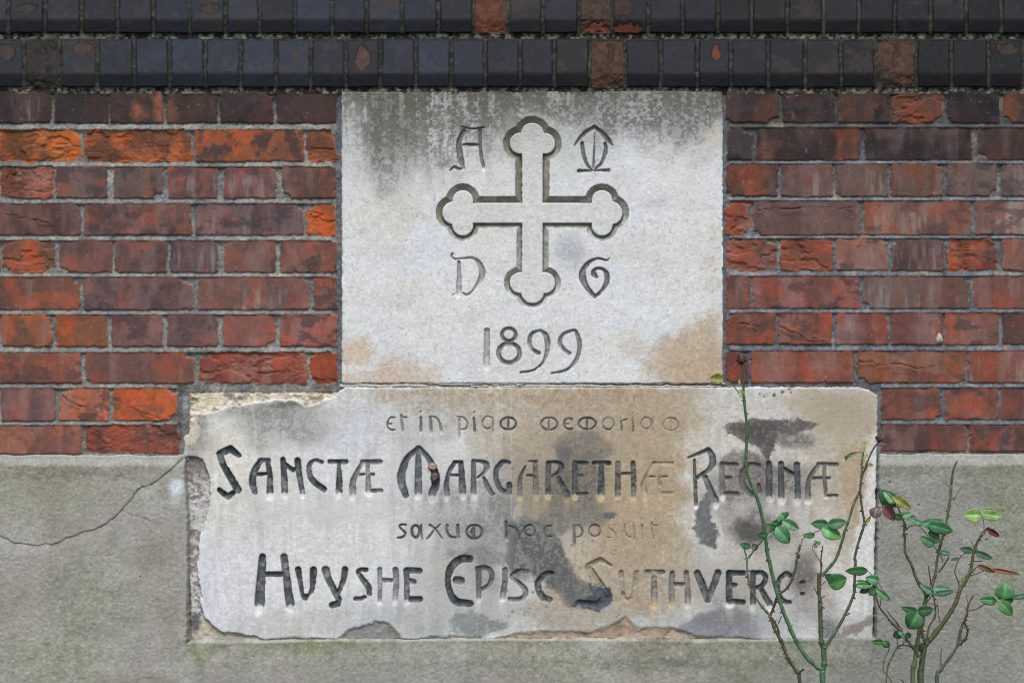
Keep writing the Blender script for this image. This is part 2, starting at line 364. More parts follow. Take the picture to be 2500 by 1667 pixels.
# the mortar bed between and beside the stones: cracked whitish lime
bed = (Y > 934) & (Y < 946) & (X > 828) & (X < 1772)
bn = fbm(X, Y, (40, 7), 4, 190); C[bed] = C[bed] * .2 + np.array((196, 194, 188)) * .8
ck = seg_sdf(X + 0, Y + fbm(X, Y, 30, 4, 193) * 3.0, [(828, 937, .6), (1010, 936, .8), (1090, 941, .8), (1300, 939, .6), (1420, 937, 1.2), (1500, 939, 2.4), (1640, 938, 1.6), (1775, 940, 2.5)])
H = np.where(bed, -.0006 + bn * .0008, H); mkc = sstep(1.4, -.8, ck) * bed; H = H - mkc * .006; C += (np.array((70, 66, 60)) - C) * (mkc * .8)[..., None]
lc_ = lab.copy()
cellL = lc_[:-1, :-1].copy()
xc, yc = (X[:-1, :-1] + 1), (Y[:-1, :-1] + 1)
hole = ((xc > 846) & (xc < 1754) & (yc > 238) & (yc < 926)) | ((xc > 462) & (xc < 2130) & (yc > 956))
cellL[hole] = -1
grid_parts(X, Y, H, C, cellL, {1: ('red_brickwork', M_brick, 'weathered orange, red and purple bricks of the lower wall'),
                               0: ('mortar_joint', M_mortar, 'grey sandy mortar between the red bricks')}, wall)
# pale round deposit stuck to a joint on the right
def blob(name, px, py, rx, ry, h0, hh, colr, m, parent, seed=0):
    n = 14; V = []; F = []
    for i in range(n + 1):
        th = math.pi / 2 * i / n
        for j in range(24):
            ph = 2 * math.pi * j / 24; k = 1 + .12 * math.sin(3 * ph + seed) + .06 * math.sin(7 * ph + th * 5)
            V.append(((px + rx * math.sin(th) * math.cos(ph) * k - CX) * S, -(h0 + hh * math.cos(th)), ZC + (CY - py - ry * math.sin(th) * math.sin(ph) * k) * S))
    for i in range(n):
        for j in range(24): F.append((i * 24 + j, (i + 1) * 24 + j, (i + 1) * 24 + (j + 1) % 24, i * 24 + (j + 1) % 24))
    V = np.array(V); Cc = np.zeros((len(V), 3)) + lin(colr); Cc *= (1 + .2 * rng.rand(len(V), 1) - .1)
    return make(name, V, F, Cc, m, parent)
blob('mortar_lump', 2293, 827, 9, 13, -.002, .008, (176, 166, 150), M_mortar, wall)

# ------------------------------------------------------------------ blue splayed courses
BLUEK = .45                     # these faces look up at the sky, so their own colour is darker than it looks
J2 = [-31,58,146,237,327,414,501,588,674,759,844,929,1015,1102,1185,1270,1354,1440,1526,1614,1702,1785,1876,1966,2054,2138,2237,2324,2414,2500]
J1 = [-68,20,110,199,287,374,463,550,634,719,810,895,982,1070,1157,1240,1326,1414,1495,1583,1667,1753,1835,1923,2011,2098,2185,2273,2360,2445,2532]
def ext(J):
    J = list(J)
    while J[0] > -1100: J.insert(0, J[0] - 88)
    while J[-1] < 3600: J.append(J[-1] + 88)
    return J
def splay(J, yt, yk, yb, dk, dt, special, name, label, seed):
    """yt top edge, yk knee, yb bottom (photo px); dk depth of the vertical strip, dt depth of the top edge (metres behind the wall face)"""
    J = ext(J)
    xs = axis(-1100, 3600, -40, 2540, 2.0, 11)
    L1, L2 = yk - yt, yb - yk
    v = np.concatenate([np.arange(0, L1 - 3, 2.2), np.arange(L1 - 3, L1 + 3, 1.0), np.arange(L1 + 3, L1 + L2 - 4, 2.2), np.arange(L1 + L2 - 4, L1 + L2 + 8, 1.3)]).astype(np.float32)
    v = np.concatenate([v, v[-1] + np.array((2, 4, 6, 8), dtype=np.float32)])
    U, Vv = np.meshgrid(xs, v); y = yt + Vv
    # profile depth with a rounded arris at the knee
    t = np.clip(Vv / L1, 0, 1); dep = dt + (dk - dt) * t
    soft = 3.0; kn = np.log1p(np.exp((Vv - L1) / soft)) * soft * (dt - dk) / L1    # smooth knee
    dep = dt - (dt - dk) / L1 * Vv + kn
    wob = fbm(U, y, 30, 3, 70 + seed) ; w2 = fbm(U, y, 8, 3, 73 + seed)
    C = np.zeros(U.shape + (3,), dtype=np.float32) + np.array((62, 62, 54), dtype=np.float32)
    C *= (1 + .28 * w2)[..., None]
    C += (np.array((100, 100, 92)) - C) * (sstep(.35, .8, fbm(U, y, 12, 3, 76 + seed)) * .6)[..., None]
    off = -.0035 + w2 * .0009                      # mortar
    lab = np.zeros(U.shape, dtype=np.int32)
    for i in range(len(J) - 1):
        x0, x1 = J[i] + 4.5, J[i + 1] - 4.5; r_ = random.Random(i * 7 + seed)
        i0, i1 = np.searchsorted(xs, x0 - 8), np.searchsorted(xs, x1 + 8)
        if i1 - i0 < 2: continue
        u = U[:, i0:i1]; yy = y[:, i0:i1]; cx = (x0 + x1) / 2
        qx = np.abs(u + wob[:, i0:i1] * 1.1 + w2[:, i0:i1] * .4 - cx) - (x1 - x0) / 2 + 3; qy = np.abs(yy + wob[:, i0:i1] * .9 - (yt + 4 + yb) / 2) - (yb - yt - 4) / 2 + 3
        sd_ = np.hypot(np.maximum(qx, 0), np.maximum(qy, 0)) + np.minimum(np.maximum(qx, qy), 0) - 3
        right = sstep(500, 2400, cx)
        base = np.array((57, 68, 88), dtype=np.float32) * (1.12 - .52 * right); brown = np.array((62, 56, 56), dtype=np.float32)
        if r_.random() < .25: base = base * .6 + brown * .4
        base = base * r_.uniform(.78, 1.18)
        ox = r_.uniform(0, 700); n1 = fbm(u + ox, yy + ox, 38, 4, 80); n2 = fbm(u + ox, yy, 11, 4, 84)
        c = base * (1 + .10 * n1 + .10 * n2)[..., None]
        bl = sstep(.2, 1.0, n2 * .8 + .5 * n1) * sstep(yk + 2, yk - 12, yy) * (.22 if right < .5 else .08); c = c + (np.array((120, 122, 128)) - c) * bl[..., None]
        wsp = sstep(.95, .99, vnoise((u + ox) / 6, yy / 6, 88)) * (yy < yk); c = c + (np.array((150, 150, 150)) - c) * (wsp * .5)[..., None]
        h = r_.uniform(-.0012, .0016) + n1 * .0005 + n2 * .0002 + (u - cx) * r_.uniform(-.00003, .00003) - (yy - yk) * r_.uniform(-.00002, .00002)
        if r_.random() < .34:                       # chipped glaze showing brown body
            m_ = sstep(.2, .5, n1 + n2 * .6); c = c + (np.array((108, 80, 70)) - c) * (m_ * .6)[..., None]
        # strip below the knee darkened in colour, as shade on the upright face
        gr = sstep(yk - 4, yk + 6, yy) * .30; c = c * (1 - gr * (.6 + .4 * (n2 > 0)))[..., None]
        for (key, colr, rough) in special['f'](cx):
            if rough == 'full':
                rg = fbm(u, yy, 14, 5, 91); m_ = np.ones_like(u)
                c = c + (np.array(colr) * (1 + .22 * rg)[..., None] - c) * m_[..., None]
                dk_ = sstep(.15, .5, fbm(u, yy, 20, 4, 93)); c = c + (np.array((72, 62, 54)) - c) * (dk_ * key)[..., None]
                h = h - .004 - rg * .0022
            elif rough[0] == 'e':
                _, ex, ey, erx, ery = rough
                r2 = np.hypot((u + wob[:, i0:i1] * 7 - ex) / erx, (yy + w2[:, i0:i1] * 5 - ey) / ery); m_ = sstep(1.08, .92, r2)
                c = c + (np.array(colr) * (1 + .15 * n2)[..., None] - c) * m_[..., None]; h = h - m_ * .002
        ins = sstep(1.8, -2.4, sd_)
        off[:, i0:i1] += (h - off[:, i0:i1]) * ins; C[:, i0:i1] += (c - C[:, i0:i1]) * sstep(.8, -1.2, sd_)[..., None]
        lb = lab[:, i0:i1]; lb[sd_ < 0] = 1
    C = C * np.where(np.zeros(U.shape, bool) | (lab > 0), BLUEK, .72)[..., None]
    C = C * (1 + .9 * sstep(L1 + L2 - 1, L1 + L2 + 2, Vv) * sstep(-.5, .3, wob + w2))[..., None]
    tail = sstep(L1 + L2 - 1, L1 + L2 + 5, Vv)       # the underside turns back into the wall
    off = off - tail * .002
    Hh = -(dep) + off * 1.0
    sc = (D + dep) / D
    P = np.stack([(U - CX) * S * sc, -Hh, ZC + (CY - y) * S * sc + off * .45 * (Vv < L1)], -1).reshape(-1, 3)
    ny, nx = U.shape; idx = np.arange(nx * ny).reshape(ny, nx)
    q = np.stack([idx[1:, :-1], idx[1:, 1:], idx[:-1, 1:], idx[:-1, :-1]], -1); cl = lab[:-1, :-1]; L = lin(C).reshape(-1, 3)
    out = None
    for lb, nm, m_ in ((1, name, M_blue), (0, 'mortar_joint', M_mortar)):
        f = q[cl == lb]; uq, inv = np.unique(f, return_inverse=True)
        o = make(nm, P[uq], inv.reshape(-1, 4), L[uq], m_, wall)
        o['label'] = label if lb else 'dark mossy mortar between the dark blue bricks'
def sp2(cx):
    o = []
    if 1440 < cx < 1526: o.append((.45, (128, 88, 64), 'full'))
    if 2138 < cx < 2237: o.append((.95, (132, 92, 66), 'full'))
    if 844 < cx < 929: o.append((1, (136, 98, 88), ('e', 884, 142, 19, 30))); 
    if 1702 < cx < 1785: o.append((1, (196, 92, 58), ('e', 1748, 130, 12, 20)))
    if 2414 < cx < 2500: o.append((1, (96, 74, 66), ('e', 2460, 120, 28, 14)))
    if 146 < cx < 237: o.append((1, (110, 84, 74), ('e', 200, 118, 24, 18)))
    if -31 < cx < 58: o.append((1, (104, 80, 72), ('e', 15, 128, 22, 20)))
    if 58 < cx < 146: o.append((.7, (74, 66, 62), 'full'))
    return o
def sp1(cx):
    o = []
    if 1157 < cx < 1240: o.append((.35, (168, 94, 66), 'full'))
    if 1414 < cx < 1495: o += [(.6, (118, 86, 68), 'full'), (1, (176, 86, 54), ('e', 1462, 68, 30, 14)), (1, (64, 58, 56), ('e', 1450, 50, 32, 7))]
    if 1495 < cx < 1583: o += [(1, (178, 84, 52), ('e', 1530, 70, 36, 13)), (1, (96, 64, 58), ('e', 1520, 20, 26, 22))]
    if 20 < cx < 110: o.append((1, (92, 80, 74), ('e', 70, 22, 26, 14)))
    if 463 < cx < 550: o.append((1, (92, 82, 76), ('e', 510, 22, 26, 12)))
    return o
splay(J2, 93, 178, 213, -.006, .040, {'f': sp2}, 'blue_brick_course', 'lower course of dark blue bricks with sloping tops, a few broken orange', 3)
splay(J1, -32, 46, 81, .040, .086, {'f': sp1}, 'blue_brick_course', 'upper course of dark blue bricks with sloping tops, cut by the top of the photo', 9)
# plain wall above, set back
ub = []
for k in range(9):
    y1 = -44 - k * 90; xx = -1100 - (k % 2) * 60; ln = 262 if k % 2 else 126
    while xx < 3600:
        c = PAL[rr.randrange(4)]; ub.append((xx, xx + ln, y1 - 78, y1, c[0], c[1], rr.choice(['', 'w', 'd']))); xx += ln + 10
X, Y, H, C, lab = brick_field(axis(-1100, 3600, 0, 1, 8, 8), np.arange(-840, -28, 6).astype(np.float32), ub, mortar_main, 5)
grid_parts(X, Y, H - .088, C, lab[:-1, :-1], {1: ('red_brickwork', M_brick, 'plain red bricks above the blue courses'), 0: ('mortar_joint', M_mortar, None)}, wall)
def box(name, x0, x1, y0, y1, z0, z1, colr, m, parent):
    V = [(x, y, z) for x in (x0, x1) for y in (y0, y1) for z in (z0, z1)]
    F = [(0, 1, 3, 2), (4, 6, 7, 5), (0, 4, 5, 1), (2, 3, 7, 6), (0, 2, 6, 4), (1, 5, 7, 3)]
    return make(name, V, F, np.zeros((8, 3)) + lin(colr), m, parent, False)
zt = ZC + (CY + 840) * S
box('wall_core', (-1100 - CX) * S, (3600 - CX) * S, .125, .46, 0.002, zt - .002, (110, 90, 80), M_mortar, wall)
# ------------------------------------------------------------------ cement render plinth
xs = axis(-1100, 3600, -30, 2530, 2.1, 9); ys = axis(1098, 2222, 1098, 1680, 2.1, 7)
X, Y = np.meshgrid(xs, ys)
cv = Canvas(X, Y, (152, 149, 140))
n = fbm(X, Y, 260, 4, 100); n2 = fbm(X, Y, 90, 4, 104)
cv.mix(sstep(-.2, .6, n) * .55, (138, 140, 126)); cv.mix(sstep(.0, .7, n2) * .45, (168, 167, 160)); cv.mix(sstep(.1, .7, fbm(X, Y, 120, 4, 108)) * .5, (134, 129, 116)); cv.mix(sstep(.1, .8, fbm(X, Y, (30, 160), 4, 109)) * .25, (126, 126, 116))
cv.mix(sstep(1700, 2200, X) * .35, (140, 143, 140))
cv.ell(225, 1470, 90, 110, (136, 140, 118), .4, .7, 30); cv.ell(120, 1600, 120, 60, (134, 140, 112), .4, .7, 30)
cv.ell(120, 1200, 130, 60, (140, 142, 118), .5, .7, 30)
cv.ell(1250, 1145, 1400, 20, (118, 112, 100), .0)
cv.poly([(-50, 1128), (380, 1130), (330, 1165), (180, 1160), (-50, 1170)], (122, 112, 98), .5, 14, 14)
cv.ell(434, 1188, 16, 18, (214, 222, 232), .85, .8, 4); cv.ell(432, 1215, 14, 18, (196, 202, 206), .5, .8, 4)
cv.poly([(440, 1562), (2140, 1562), (2140, 1600), (1500, 1640), (900, 1610), (440, 1610)], (122, 124, 108), .5, 26, 26)
cv.ell(500, 1592, 60, 26, (104, 112, 72), .75,   .6, 16, .4) if 0 else None; cv.ell(505, 1590, 50, 22, (112, 118, 84), .6, .6, 16, .4); cv.ell(760, 1580, 150, 14, (112, 114, 84), .5, .6, 12, .4)
cv.ell(1380, 1625, 90, 60, (134, 140, 118), .45, .8, 30, .2); cv.ell(1850, 1600, 160, 40, (124, 128, 104), .5, .8, 30, .4); cv.ell(1620, 1600, 90, 30, (104, 106, 92), .5, .8, 20, .3)
cv.ell(1000, 1640, 200, 40, (150, 150, 146), .4, .8, 20)
cv.poly([(2150, 1112), (2520, 1105), (2520, 1150), (2150, 1165)], (120, 118, 98), .55, 14, 14, .3)
cv.poly([(2300, 1150), (2520, 1130), (2520, 1260), (2420, 1260)], (118, 120, 98), .45, 26, 26, .2)
cv.ell(2470, 1350, 70, 160, (128, 134, 106), .45, .8, 30); cv.ell(2240, 1480, 60, 90, (150, 148, 138), .3, .8, 30)
# the sloping top ledge, paler
led = sstep(1140, 1130, Y + cv.wx * 3) * sstep(1104, 1108, Y + 6 * (X < 460))
cv.mix(led * .55, (156, 158, 152))
left = X < 1250
d_top = np.where(left, Y - 1110, Y - 1107) + cv.wx * 2.0 + cv.fine * .8
# outline of the opening for the lower stone
d_open = np.maximum(np.maximum(463 - X - sstep(1300, 1120, Y) * 6, X - np.interp(Y, [1100, 1300, 1600], [2141, 2136, 2130])), Y - np.interp(X, [460, 800, 1400, 1700, 2140], [1563, 1558, 1556, 1560, 1552]))
# >0 means outside the opening (cement there)
d_open = d_open + cv.wx * 2.2 + cv.fine * 1.0
e = np.minimum(d_open, d_top)
e = np.where(Y < 1150, np.minimum(d_top, d_open), d_open)
RH = .011
lowk = sstep(1535, 1560, Y) * sstep(2140, 2110, X) * sstep(450, 480, X); nearo = sstep(60, 8, np.abs(d_open)) * (X > 440) * (X < 2160); lowk = lowk * nearo; RH = RH * (1 - .6 * lowk); H0 = -.016 + .0125 * lowk
H = H0 + (RH - H0) * np.clip(sstep(-1, 7, d_open), 0, 1) * sstep(-3, 2.5, d_top)
H = H - .007 * sstep(30, 2, d_top) * (d_open > 0)          # weathered slope of the ledge
H = H + fbm(X, Y, 60, 3, 110) * .0008 + fbm(X, Y, 6, 3, 112) * .00045 + fbm(X, Y, 3, 2, 114) * .0002
z = lambda pts: [(p[0] / 2.671, 1080 + p[1] / 2.671) for p in pts]
crack = z([(-30,590),(0,600),(60,630),(100,650),(180,658),(250,670),(300,655),(345,663),(410,640),(440,615),(490,605),(550,580),(615,570),(700,525),(760,480),(800,435),(860,370),(905,305),(935,288),(975,278),(1040,240),(1080,205),(1135,165),(1190,105)])
wd = np.linspace(.2, 1.4, len(crack)); wd[-3:] = (2.2, 3.5, 6)
dcr = seg_sdf(X + cv.vf * 1.0, Y + cv.fine * 1.2, [(p[0], p[1], w_) for p, w_ in zip(crack, wd)])
br2 = z([(800,435),(850,465),(920,480),(1000,515),(1040,550)]); dc2 = seg_sdf(X + cv.vf, Y + cv.fine, [(p[0], p[1], .4) for p in br2])
br3 = z([(935,288),(925,265),(880,235)]); dc2 = np.minimum(dc2, seg_sdf(X, Y + cv.fine, [(p[0], p[1], .3) for p in br3]))
mk = sstep(1.5, -.8, dcr); H = H - mk * .0028 * (.5 + .5 * sstep(-.4, .3, cv.mid)); cv.mix(mk * .42 * (.6 + .4 * sstep(-.4, .3, cv.mid)), (70, 62, 54)); mk2 = sstep(1.3, -.3, dc2); H = H - mk2 * .0016; cv.mix(mk2 * .45, (104, 98, 90))
H = H - .0016 * sstep(26, 0, dcr) * (Y > np.interp(X, [p[0] for p in crack], [p[1] for p in crack])) * (X < 450)
# shadow band painted on the right arris, left arris dirty, little holes
cv.mix(sstep(9, 0, d_open) * sstep(1130, 1160, Y) * (X > 2000) * .55, (96, 98, 96)); cv.mix(sstep(8, 0, d_open) * (X < 500) * (Y < 1560) * .25, (140, 138, 112))
cv.mix(sstep(10, 1, d_open) * (Y > 1550) * (X > 460) * (X < 2135) * sstep(-.3, .4, cv.mid) * .6, (172, 168, 156))
for (hx, hy, hr) in ((345, 1406, 3.2), (2170, 1176, 3.4), (2240, 1231, 3.2), (2405, 1316, 3.5), (2445, 1247, 2.6), (2105 + 180, 1320, 2.4), (620, 1600, 2.5), (1300, 1602, 2.5)):
    m_ = sstep(hr, hr * .4, np.hypot(X - hx, Y - hy)); H -= m_ * .002; cv.mix(m_ * .7, (74, 70, 66))
cv.C *= (1 + .035 * cv.fine + .03 * cv.vf)[..., None]
dsum = np.minimum(d_open, d_top)
lab = np.where(dsum > -9, 0, -1)[:-1, :-1]
grid_parts(X, Y, H, cv.C, lab, {0: ('cement_render', M_render, 'grey cement render at the foot of the wall with a long thin crack on its left side')}, wall)

# ------------------------------------------------------------------ carved lettering
def W(ox, oy, sc): return lambda pts: [(ox + p[0] / sc, oy + p[1] / sc, (p[2] if len(p) > 2 else 60) / sc) for p in pts]
def ring(cx, cy, rx, ry, w, a0=0, a1=360, n=26):
    return [(cx + rx * math.cos(math.radians(a0 + (a1 - a0) * k / n)), cy + ry * math.sin(math.radians(a0 + (a1 - a0) * k / n)), w) for k in range(n + 1)]
# a letter = (character, window, dark 0..1, depth m, [(flags, points)...]); flags: c curve, d runs out to the surface below
w1 = (500,1070,9.8); w2_ = (730,1070,9.8); w3 = (950,1070,9.8); w4 = (1180,1100,9.8); w5 = (1410,1100,9.8); w6 = (1650,1080,9.8); w7 = (1830,1100,9.8)
w8 = (600,1330,9.8); w9 = (820,1350,9.8); w10 = (1070,1340,9.8); w11 = (1290,1340,9.8); w12 = (1490,1360,8.711); w13 = (1740,1360,9.8)
w14 = (920,980,6.031); w15 = (1290,980,6.031); w16 = (960,1250,6.918); w17 = (1280,1250,6.918)
BIG = .0062; SM = .0034
LOW = [
 ('S',w1,.95,BIG,[('',[(820,410,120),(610,250,170),(360,370,160),(430,620,140),(620,930,170),(790,1230,170)]),('',[(690,1290,110),(550,1400,150),(350,1230,120)])]),
 ('A',w1,.9,BIG,[('c',[(1340,530,120),(1190,780,150),(1140,1050,160),(1200,1290,130)]),('',[(1310,535,100),(1530,525,100)]),('d',[(1510,560,120),(1560,900,120),(1560,1270,160)]),('',[(1260,860,100),(1470,845,80)])]),
 ('N',w1,.88,BIG,[('d',[(1870,510,130),(1900,900,140),(1910,1260,150)]),('',[(1900,600,110),(2110,760,100),(2250,710,100)]),('d',[(2220,530,150),(2260,900,130),(2340,1290,120)])]),
 ('C',w2_,.85,BIG,[('c',[(540,570,100),(380,530,90),(260,620,110),(240,800,120),(330,1010,140),(600,1220,140)])]),
 ('T',w2_,.85,BIG,[('',[(740,560,112),(1130,560,112)]),('d',[(950,600,70),(965,900,130),(960,1260,160)])]),
 ('Æ',w2_,.55,BIG*.85,[('',[(1520,565,120),(1940,565,120)]),('cd',[(1500,600,90),(1380,820,110),(1290,1050,150),(1290,1300,160)]),('d',[(1640,600,90),(1650,900,100),(1660,1240,140)]),('',[(1450,860,70),(1560,860,70)]),('',[(1730,860,80),(1780,860,80)]),('',[(1760,1255,105),(1960,1255,105)])]),
 ('M',w3,.72,BIG,[('c',[(700,240,130),(430,480,140),(300,850,190),(310,1100,180),(400,1360,140)]),('d',[(700,300,120),(700,700,150),(700,1280,180)]),('cd',[(720,240,120),(960,500,130),(1100,850,180),(1110,1100,180),(1030,1320,180)])]),
 ('A',w3,.75,BIG,[('cd',[(1570,570,100),(1430,820,100),(1370,1100,110),(1390,1340,120)]),('',[(1570,560,80),(1730,560,80)]),('d',[(1720,600,120),(1740,950,140),(1760,1280,170)]),('',[(1470,880,65),(1660,880,65)])]),
 ('R',w3,.6,BIG*.9,[('d',[(2020,560,120),(2020,900,115),(2020,1290,140)]),('c',[(2000,545,70),(2200,555,90),(2330,630,140),(2290,790,90),(2120,935,55)]),('',[(2260,940,60),(2310,1050,120),(2380,1200,130),(2460,1320,110)])]),
 ('G',w4,.85,BIG,[('c',[(620,290,85),(460,280,115),(320,440,130),(310,680,120),(430,940,120),(630,990,105)]),('',[(620,810,125),(620,990,130)])]),
 ('A',w4,.55,BIG*.9,[('cd',[(1010,370,50),(900,600,80),(870,800,110),(880,1060,120)]),('',[(1080,250,40),(1270,265,80)]),('d',[(1240,300,110),(1250,600,120),(1260,1010,150)]),('',[(1060,600,70),(1180,600,80)])]),
 ('R',w4,.85,BIG,[('d',[(1560,300,130),(1550,600,125),(1550,1010,140)]),('c',[(1540,280,80),(1760,280,90),(1870,380,120),(1800,520,100),(1650,620,80)]),('d',[(1790,650,110),(1900,850,130),(2020,1080,140)])]),
 ('E',w4,.88,BIG,[('d',[(2190,290,135),(2190,600,140),(2190,1010,145)]),('',[(2180,295,105),(2460,300,105)]),('',[(2270,595,80),(2370,595,80)]),('',[(2260,1030,90),(2480,1025,90)])]),
 ('T',w5,.92,BIG,[('',[(395,300,108),(755,297,108)]),('d',[(570,340,115),(565,650,140),(560,1000,180)])]),
 ('H',w5,.78,BIG*.9,[('d',[(970,300,130),(965,600,125),(960,1040,135)]),('d',[(1330,305,125),(1340,600,120),(1350,1060,125)]),('',[(1000,550,85),(1290,550,85)])]),
 ('Æ',w5,.06,BIG*.8,[('',[(1830,300,95),(2250,300,95)]),('d',[(1810,310,90),(1650,590,90),(1570,850,140),(1620,1060,130)]),('d',[(1980,330,85),(1960,700,85),(1965,1050,100)]),('',[(1740,625,70),(1840,625,70)]),('',[(2020,625,75),(2130,625,75)]),('',[(2040,1010,85),(2255,1010,85)])]),
 ('R',w6,.72,BIG,[('',[(300,370,50),(560,265,95),(780,165,105)]),('c',[(790,170,110),(870,330,150),(880,480,150),(800,640,120),(640,760,110),(500,850,90)]),('d',[(445,420,60),(450,800,80),(470,1100,85),(480,1480,90)]),('d',[(700,830,130),(800,1080,140),(960,1400,150)])]),
 ('E',w6,.38,BIG*.85,[('d',[(1100,520,115),(1110,800,125),(1120,1230,140)]),('',[(1100,525,105),(1450,530,105)]),('',[(1190,860,110),(1310,850,110)]),('',[(1170,1225,120),(1480,1240,120)])]),
 ('G',w6,.62,BIG*.85,[('c',[(1990,560,120),(1800,520,110),(1650,650,140),(1580,850,150),(1640,1080,150),(1840,1260,130)]),('',[(1975,1010,90),(2000,1170,100)])]),
 ('I',w6,.82,BIG,[('d',[(2225,500,140),(2230,800,150),(2230,1250,155)])]),
 ('N',w7,.75,BIG,[('d',[(750,320,140),(750,700,140),(760,1090,150)]),('',[(830,440,110),(1000,535,105),(1110,590,95)]),('d',[(1130,335,145),(1145,700,135),(1150,1110,140)])]),
 ('Æ',w7,.62,BIG*.85,[('',[(1640,325,95),(2090,335,100)]),('cd',[(1660,340,110),(1480,580,115),(1400,800,120),(1400,1130,140)]),('d',[(1790,380,90),(1790,700,95),(1830,1070,80)]),('',[(1500,660,80),(1910,660,85)]),('',[(1880,1078,80),(2090,1072,80)])]),
 ('H',w8,.8,BIG*1.1,[('d',[(400,290,165),(380,600,185),(350,1000,210),(330,1390,230)]),('d',[(915,290,165),(970,700,160),(1010,1100,180),(1060,1400,200)]),('',[(470,700,130),(900,695,130)])]),
 ('U',w8,.85,BIG,[('',[(1255,590,150),(1300,850,115),(1345,1130,85),(1370,1200,80)]),('',[(1350,1200,70),(1420,1240,160),(1510,1190,70)]),('',[(1620,600,170),(1610,800,145),(1590,1060,110),(1520,1190,70)])]),
 ('Y',w8,.85,BIG,[('',[(1910,600,180),(1970,800,155),(2100,1050,145),(2200,1250,135)]),('',[(2250,1290,100),(2190,1400,150),(2060,1440,140)]),('',[(2376,580,140),(2346,796,130),(2276,1016,115),(2206,1156,105)])]),
 ('S',w9,.78,BIG,[('c',[(730,400,115),(600,395,110),(530,460,100),(640,620,125),(780,820,145),(800,960,120)]),('',[(690,1050,95),(590,1095,110),(470,1090,105)])]),
 ('H',w9,.5,BIG*.8,[('d',[(1050,390,115),(1050,600,110),(1060,800,100),(1050,1120,100)]),('d',[(1430,400,145),(1450,700,125),(1420,1090,130)]),('',[(1130,650,115),(1340,650,100)])]),
 ('E',w9,.75,BIG*.95,[('d',[(1690,420,150),(1700,700,120),(1700,1080,135)]),('',[(1690,410,140),(2000,420,140)]),('',[(1740,650,120),(1870,690,120)]),('',[(1800,1100,140),(2010,1098,140)])]),
 ('E',w10,.85,BIG*1.05,[('c',[(750,235,160),(520,250,180),(310,440,175),(230,700,130),(270,1000,140),(430,1250,180),(760,1300,160)]),('',[(430,745,170),(540,760,180)])]),
 ('P',w10,.6,BIG*.8,[('d',[(960,470,140),(970,750,130),(970,1140,115)]),('c',[(960,460,120),(1180,460,120),(1280,620,130),(1220,840,110),(1040,960,90)])]),
 ('I',w10,.7,BIG*.85,[('d',[(1600,500,140),(1600,750,125),(1540,1130,135)])]),
 ('S',w10,.6,BIG*.85,[('c',[(2120,520,105),(1900,530,100),(1760,660,110),(1920,800,105),(2080,970,125),(2060,1130,120),(1880,1200,120),(1710,1195,100)])]),
 ('C',w11,.88,BIG,[('c',[(570,570,105),(400,590,110),(250,760,150),(240,950,155),(350,1150,160),(520,1200,130)])]),
 ('S',w11,.18,BIG*1.1,[('',[(1970,390,70),(1720,260,130),(1430,400,130)]),('c',[(1440,440,180),(1600,740,210),(1760,960,220),(1840,1170,220),(1670,1350,190)]),('',[(1670,1350,190),(1420,1290,130),(1210,1290,150)])]),
 ('U',w12,.14,BIG*.8,[('c',[(230,320,100),(240,500,100),(280,800,100),(380,900,85),(470,830,100),(540,600,120),(560,330,120)])]),
 ('T',w12,.35,BIG*.85,[('',[(765,315,105),(1105,325,120)]),('d',[(930,380,110),(930,700,130),(940,950,140)])]),
 ('H',w12,.45,BIG*.85,[('d',[(1320,340,115),(1300,600,115),(1310,930,130)]),('d',[(1615,330,115),(1640,600,115),(1650,950,130)]),('',[(1370,585,110),(1570,585,100)])]),
 ('V',w12,.85,BIG,[('',[(1850,340,140),(1960,600,160),(2070,900,145)]),('',[(2290,330,140),(2190,620,130),(2090,880,120)])]),
 ('E',w13,.92,BIG,[('d',[(390,370,145),(390,700,145),(390,1050,150)]),('',[(390,370,130),(730,378,125)]),('',[(450,675,130),(550,675,105)]),('',[(420,1060,125),(720,1068,130)])]),
 ('R',w13,.92,BIG,[('d',[(960,370,125),(960,700,125),(965,1090,135)]),('c',[(950,370,105),(1180,370,115),(1265,490,125),(1190,670,115),(1040,725,105)]),('d',[(1160,760,115),(1260,950,135),(1370,1120,140)])]),
 ('C',w13,.85,BIG,[('c',[(1860,440,115),(1740,395,110),(1600,530,118),(1560,750,105),(1620,950,105),(1730,1065,115),(1840,1080,110)])]),
 (':',w13,.85,BIG*.8,[('',[(2120,605,95),(2165,600,95)]),('',[(2125,872,90),(2165,872,90)])]),
 ('e',w14,.55,SM,[('c',[(265,235,24),(200,240,25),(155,310,26),(165,380,28),(215,415,28),(265,415,25)]),('',[(175,322,24),(220,325,20)])]),
 ('t',w14,.45,SM,[('d',[(360,200,34),(365,300,40),(385,420,42)]),('',[(355,232,32),(435,235,28)])]),
 ('i',w14,.5,SM,[('d',[(645,235,36),(650,330,38),(650,430,42)]),('',[(645,150,30)])]),
 ('n',w14,.35,SM,[('d',[(785,235,38),(795,330,42),(800,440,46)]),('cd',[(775,225,20),(860,235,30),(920,300,38),(950,430,46)])]),
 ('p',w14,.2,SM,[('d',[(1215,260,36),(1215,400,33),(1215,540,28)]),('c',[(1180,230,20),(1270,240,32),(1335,320,36),(1310,400,32),(1240,415,26)])]),
 ('i',w14,.5,SM,[('',[(1430,245,36),(1440,430,38)]),('',[(1435,155,28)])]),
 ('a',w14,.15,SM,[('c',[(1690,240,25),(1620,222,28),(1560,290,34),(1565,370,38),(1620,410,38),(1670,390,28)]),('',[(1702,240,22),(1708,430,30)])]),
 ('m',w14,.85,SM,[('',ring(1935,325,115,88,34)),('',[(1937,240,32),(1937,410,32)])]),
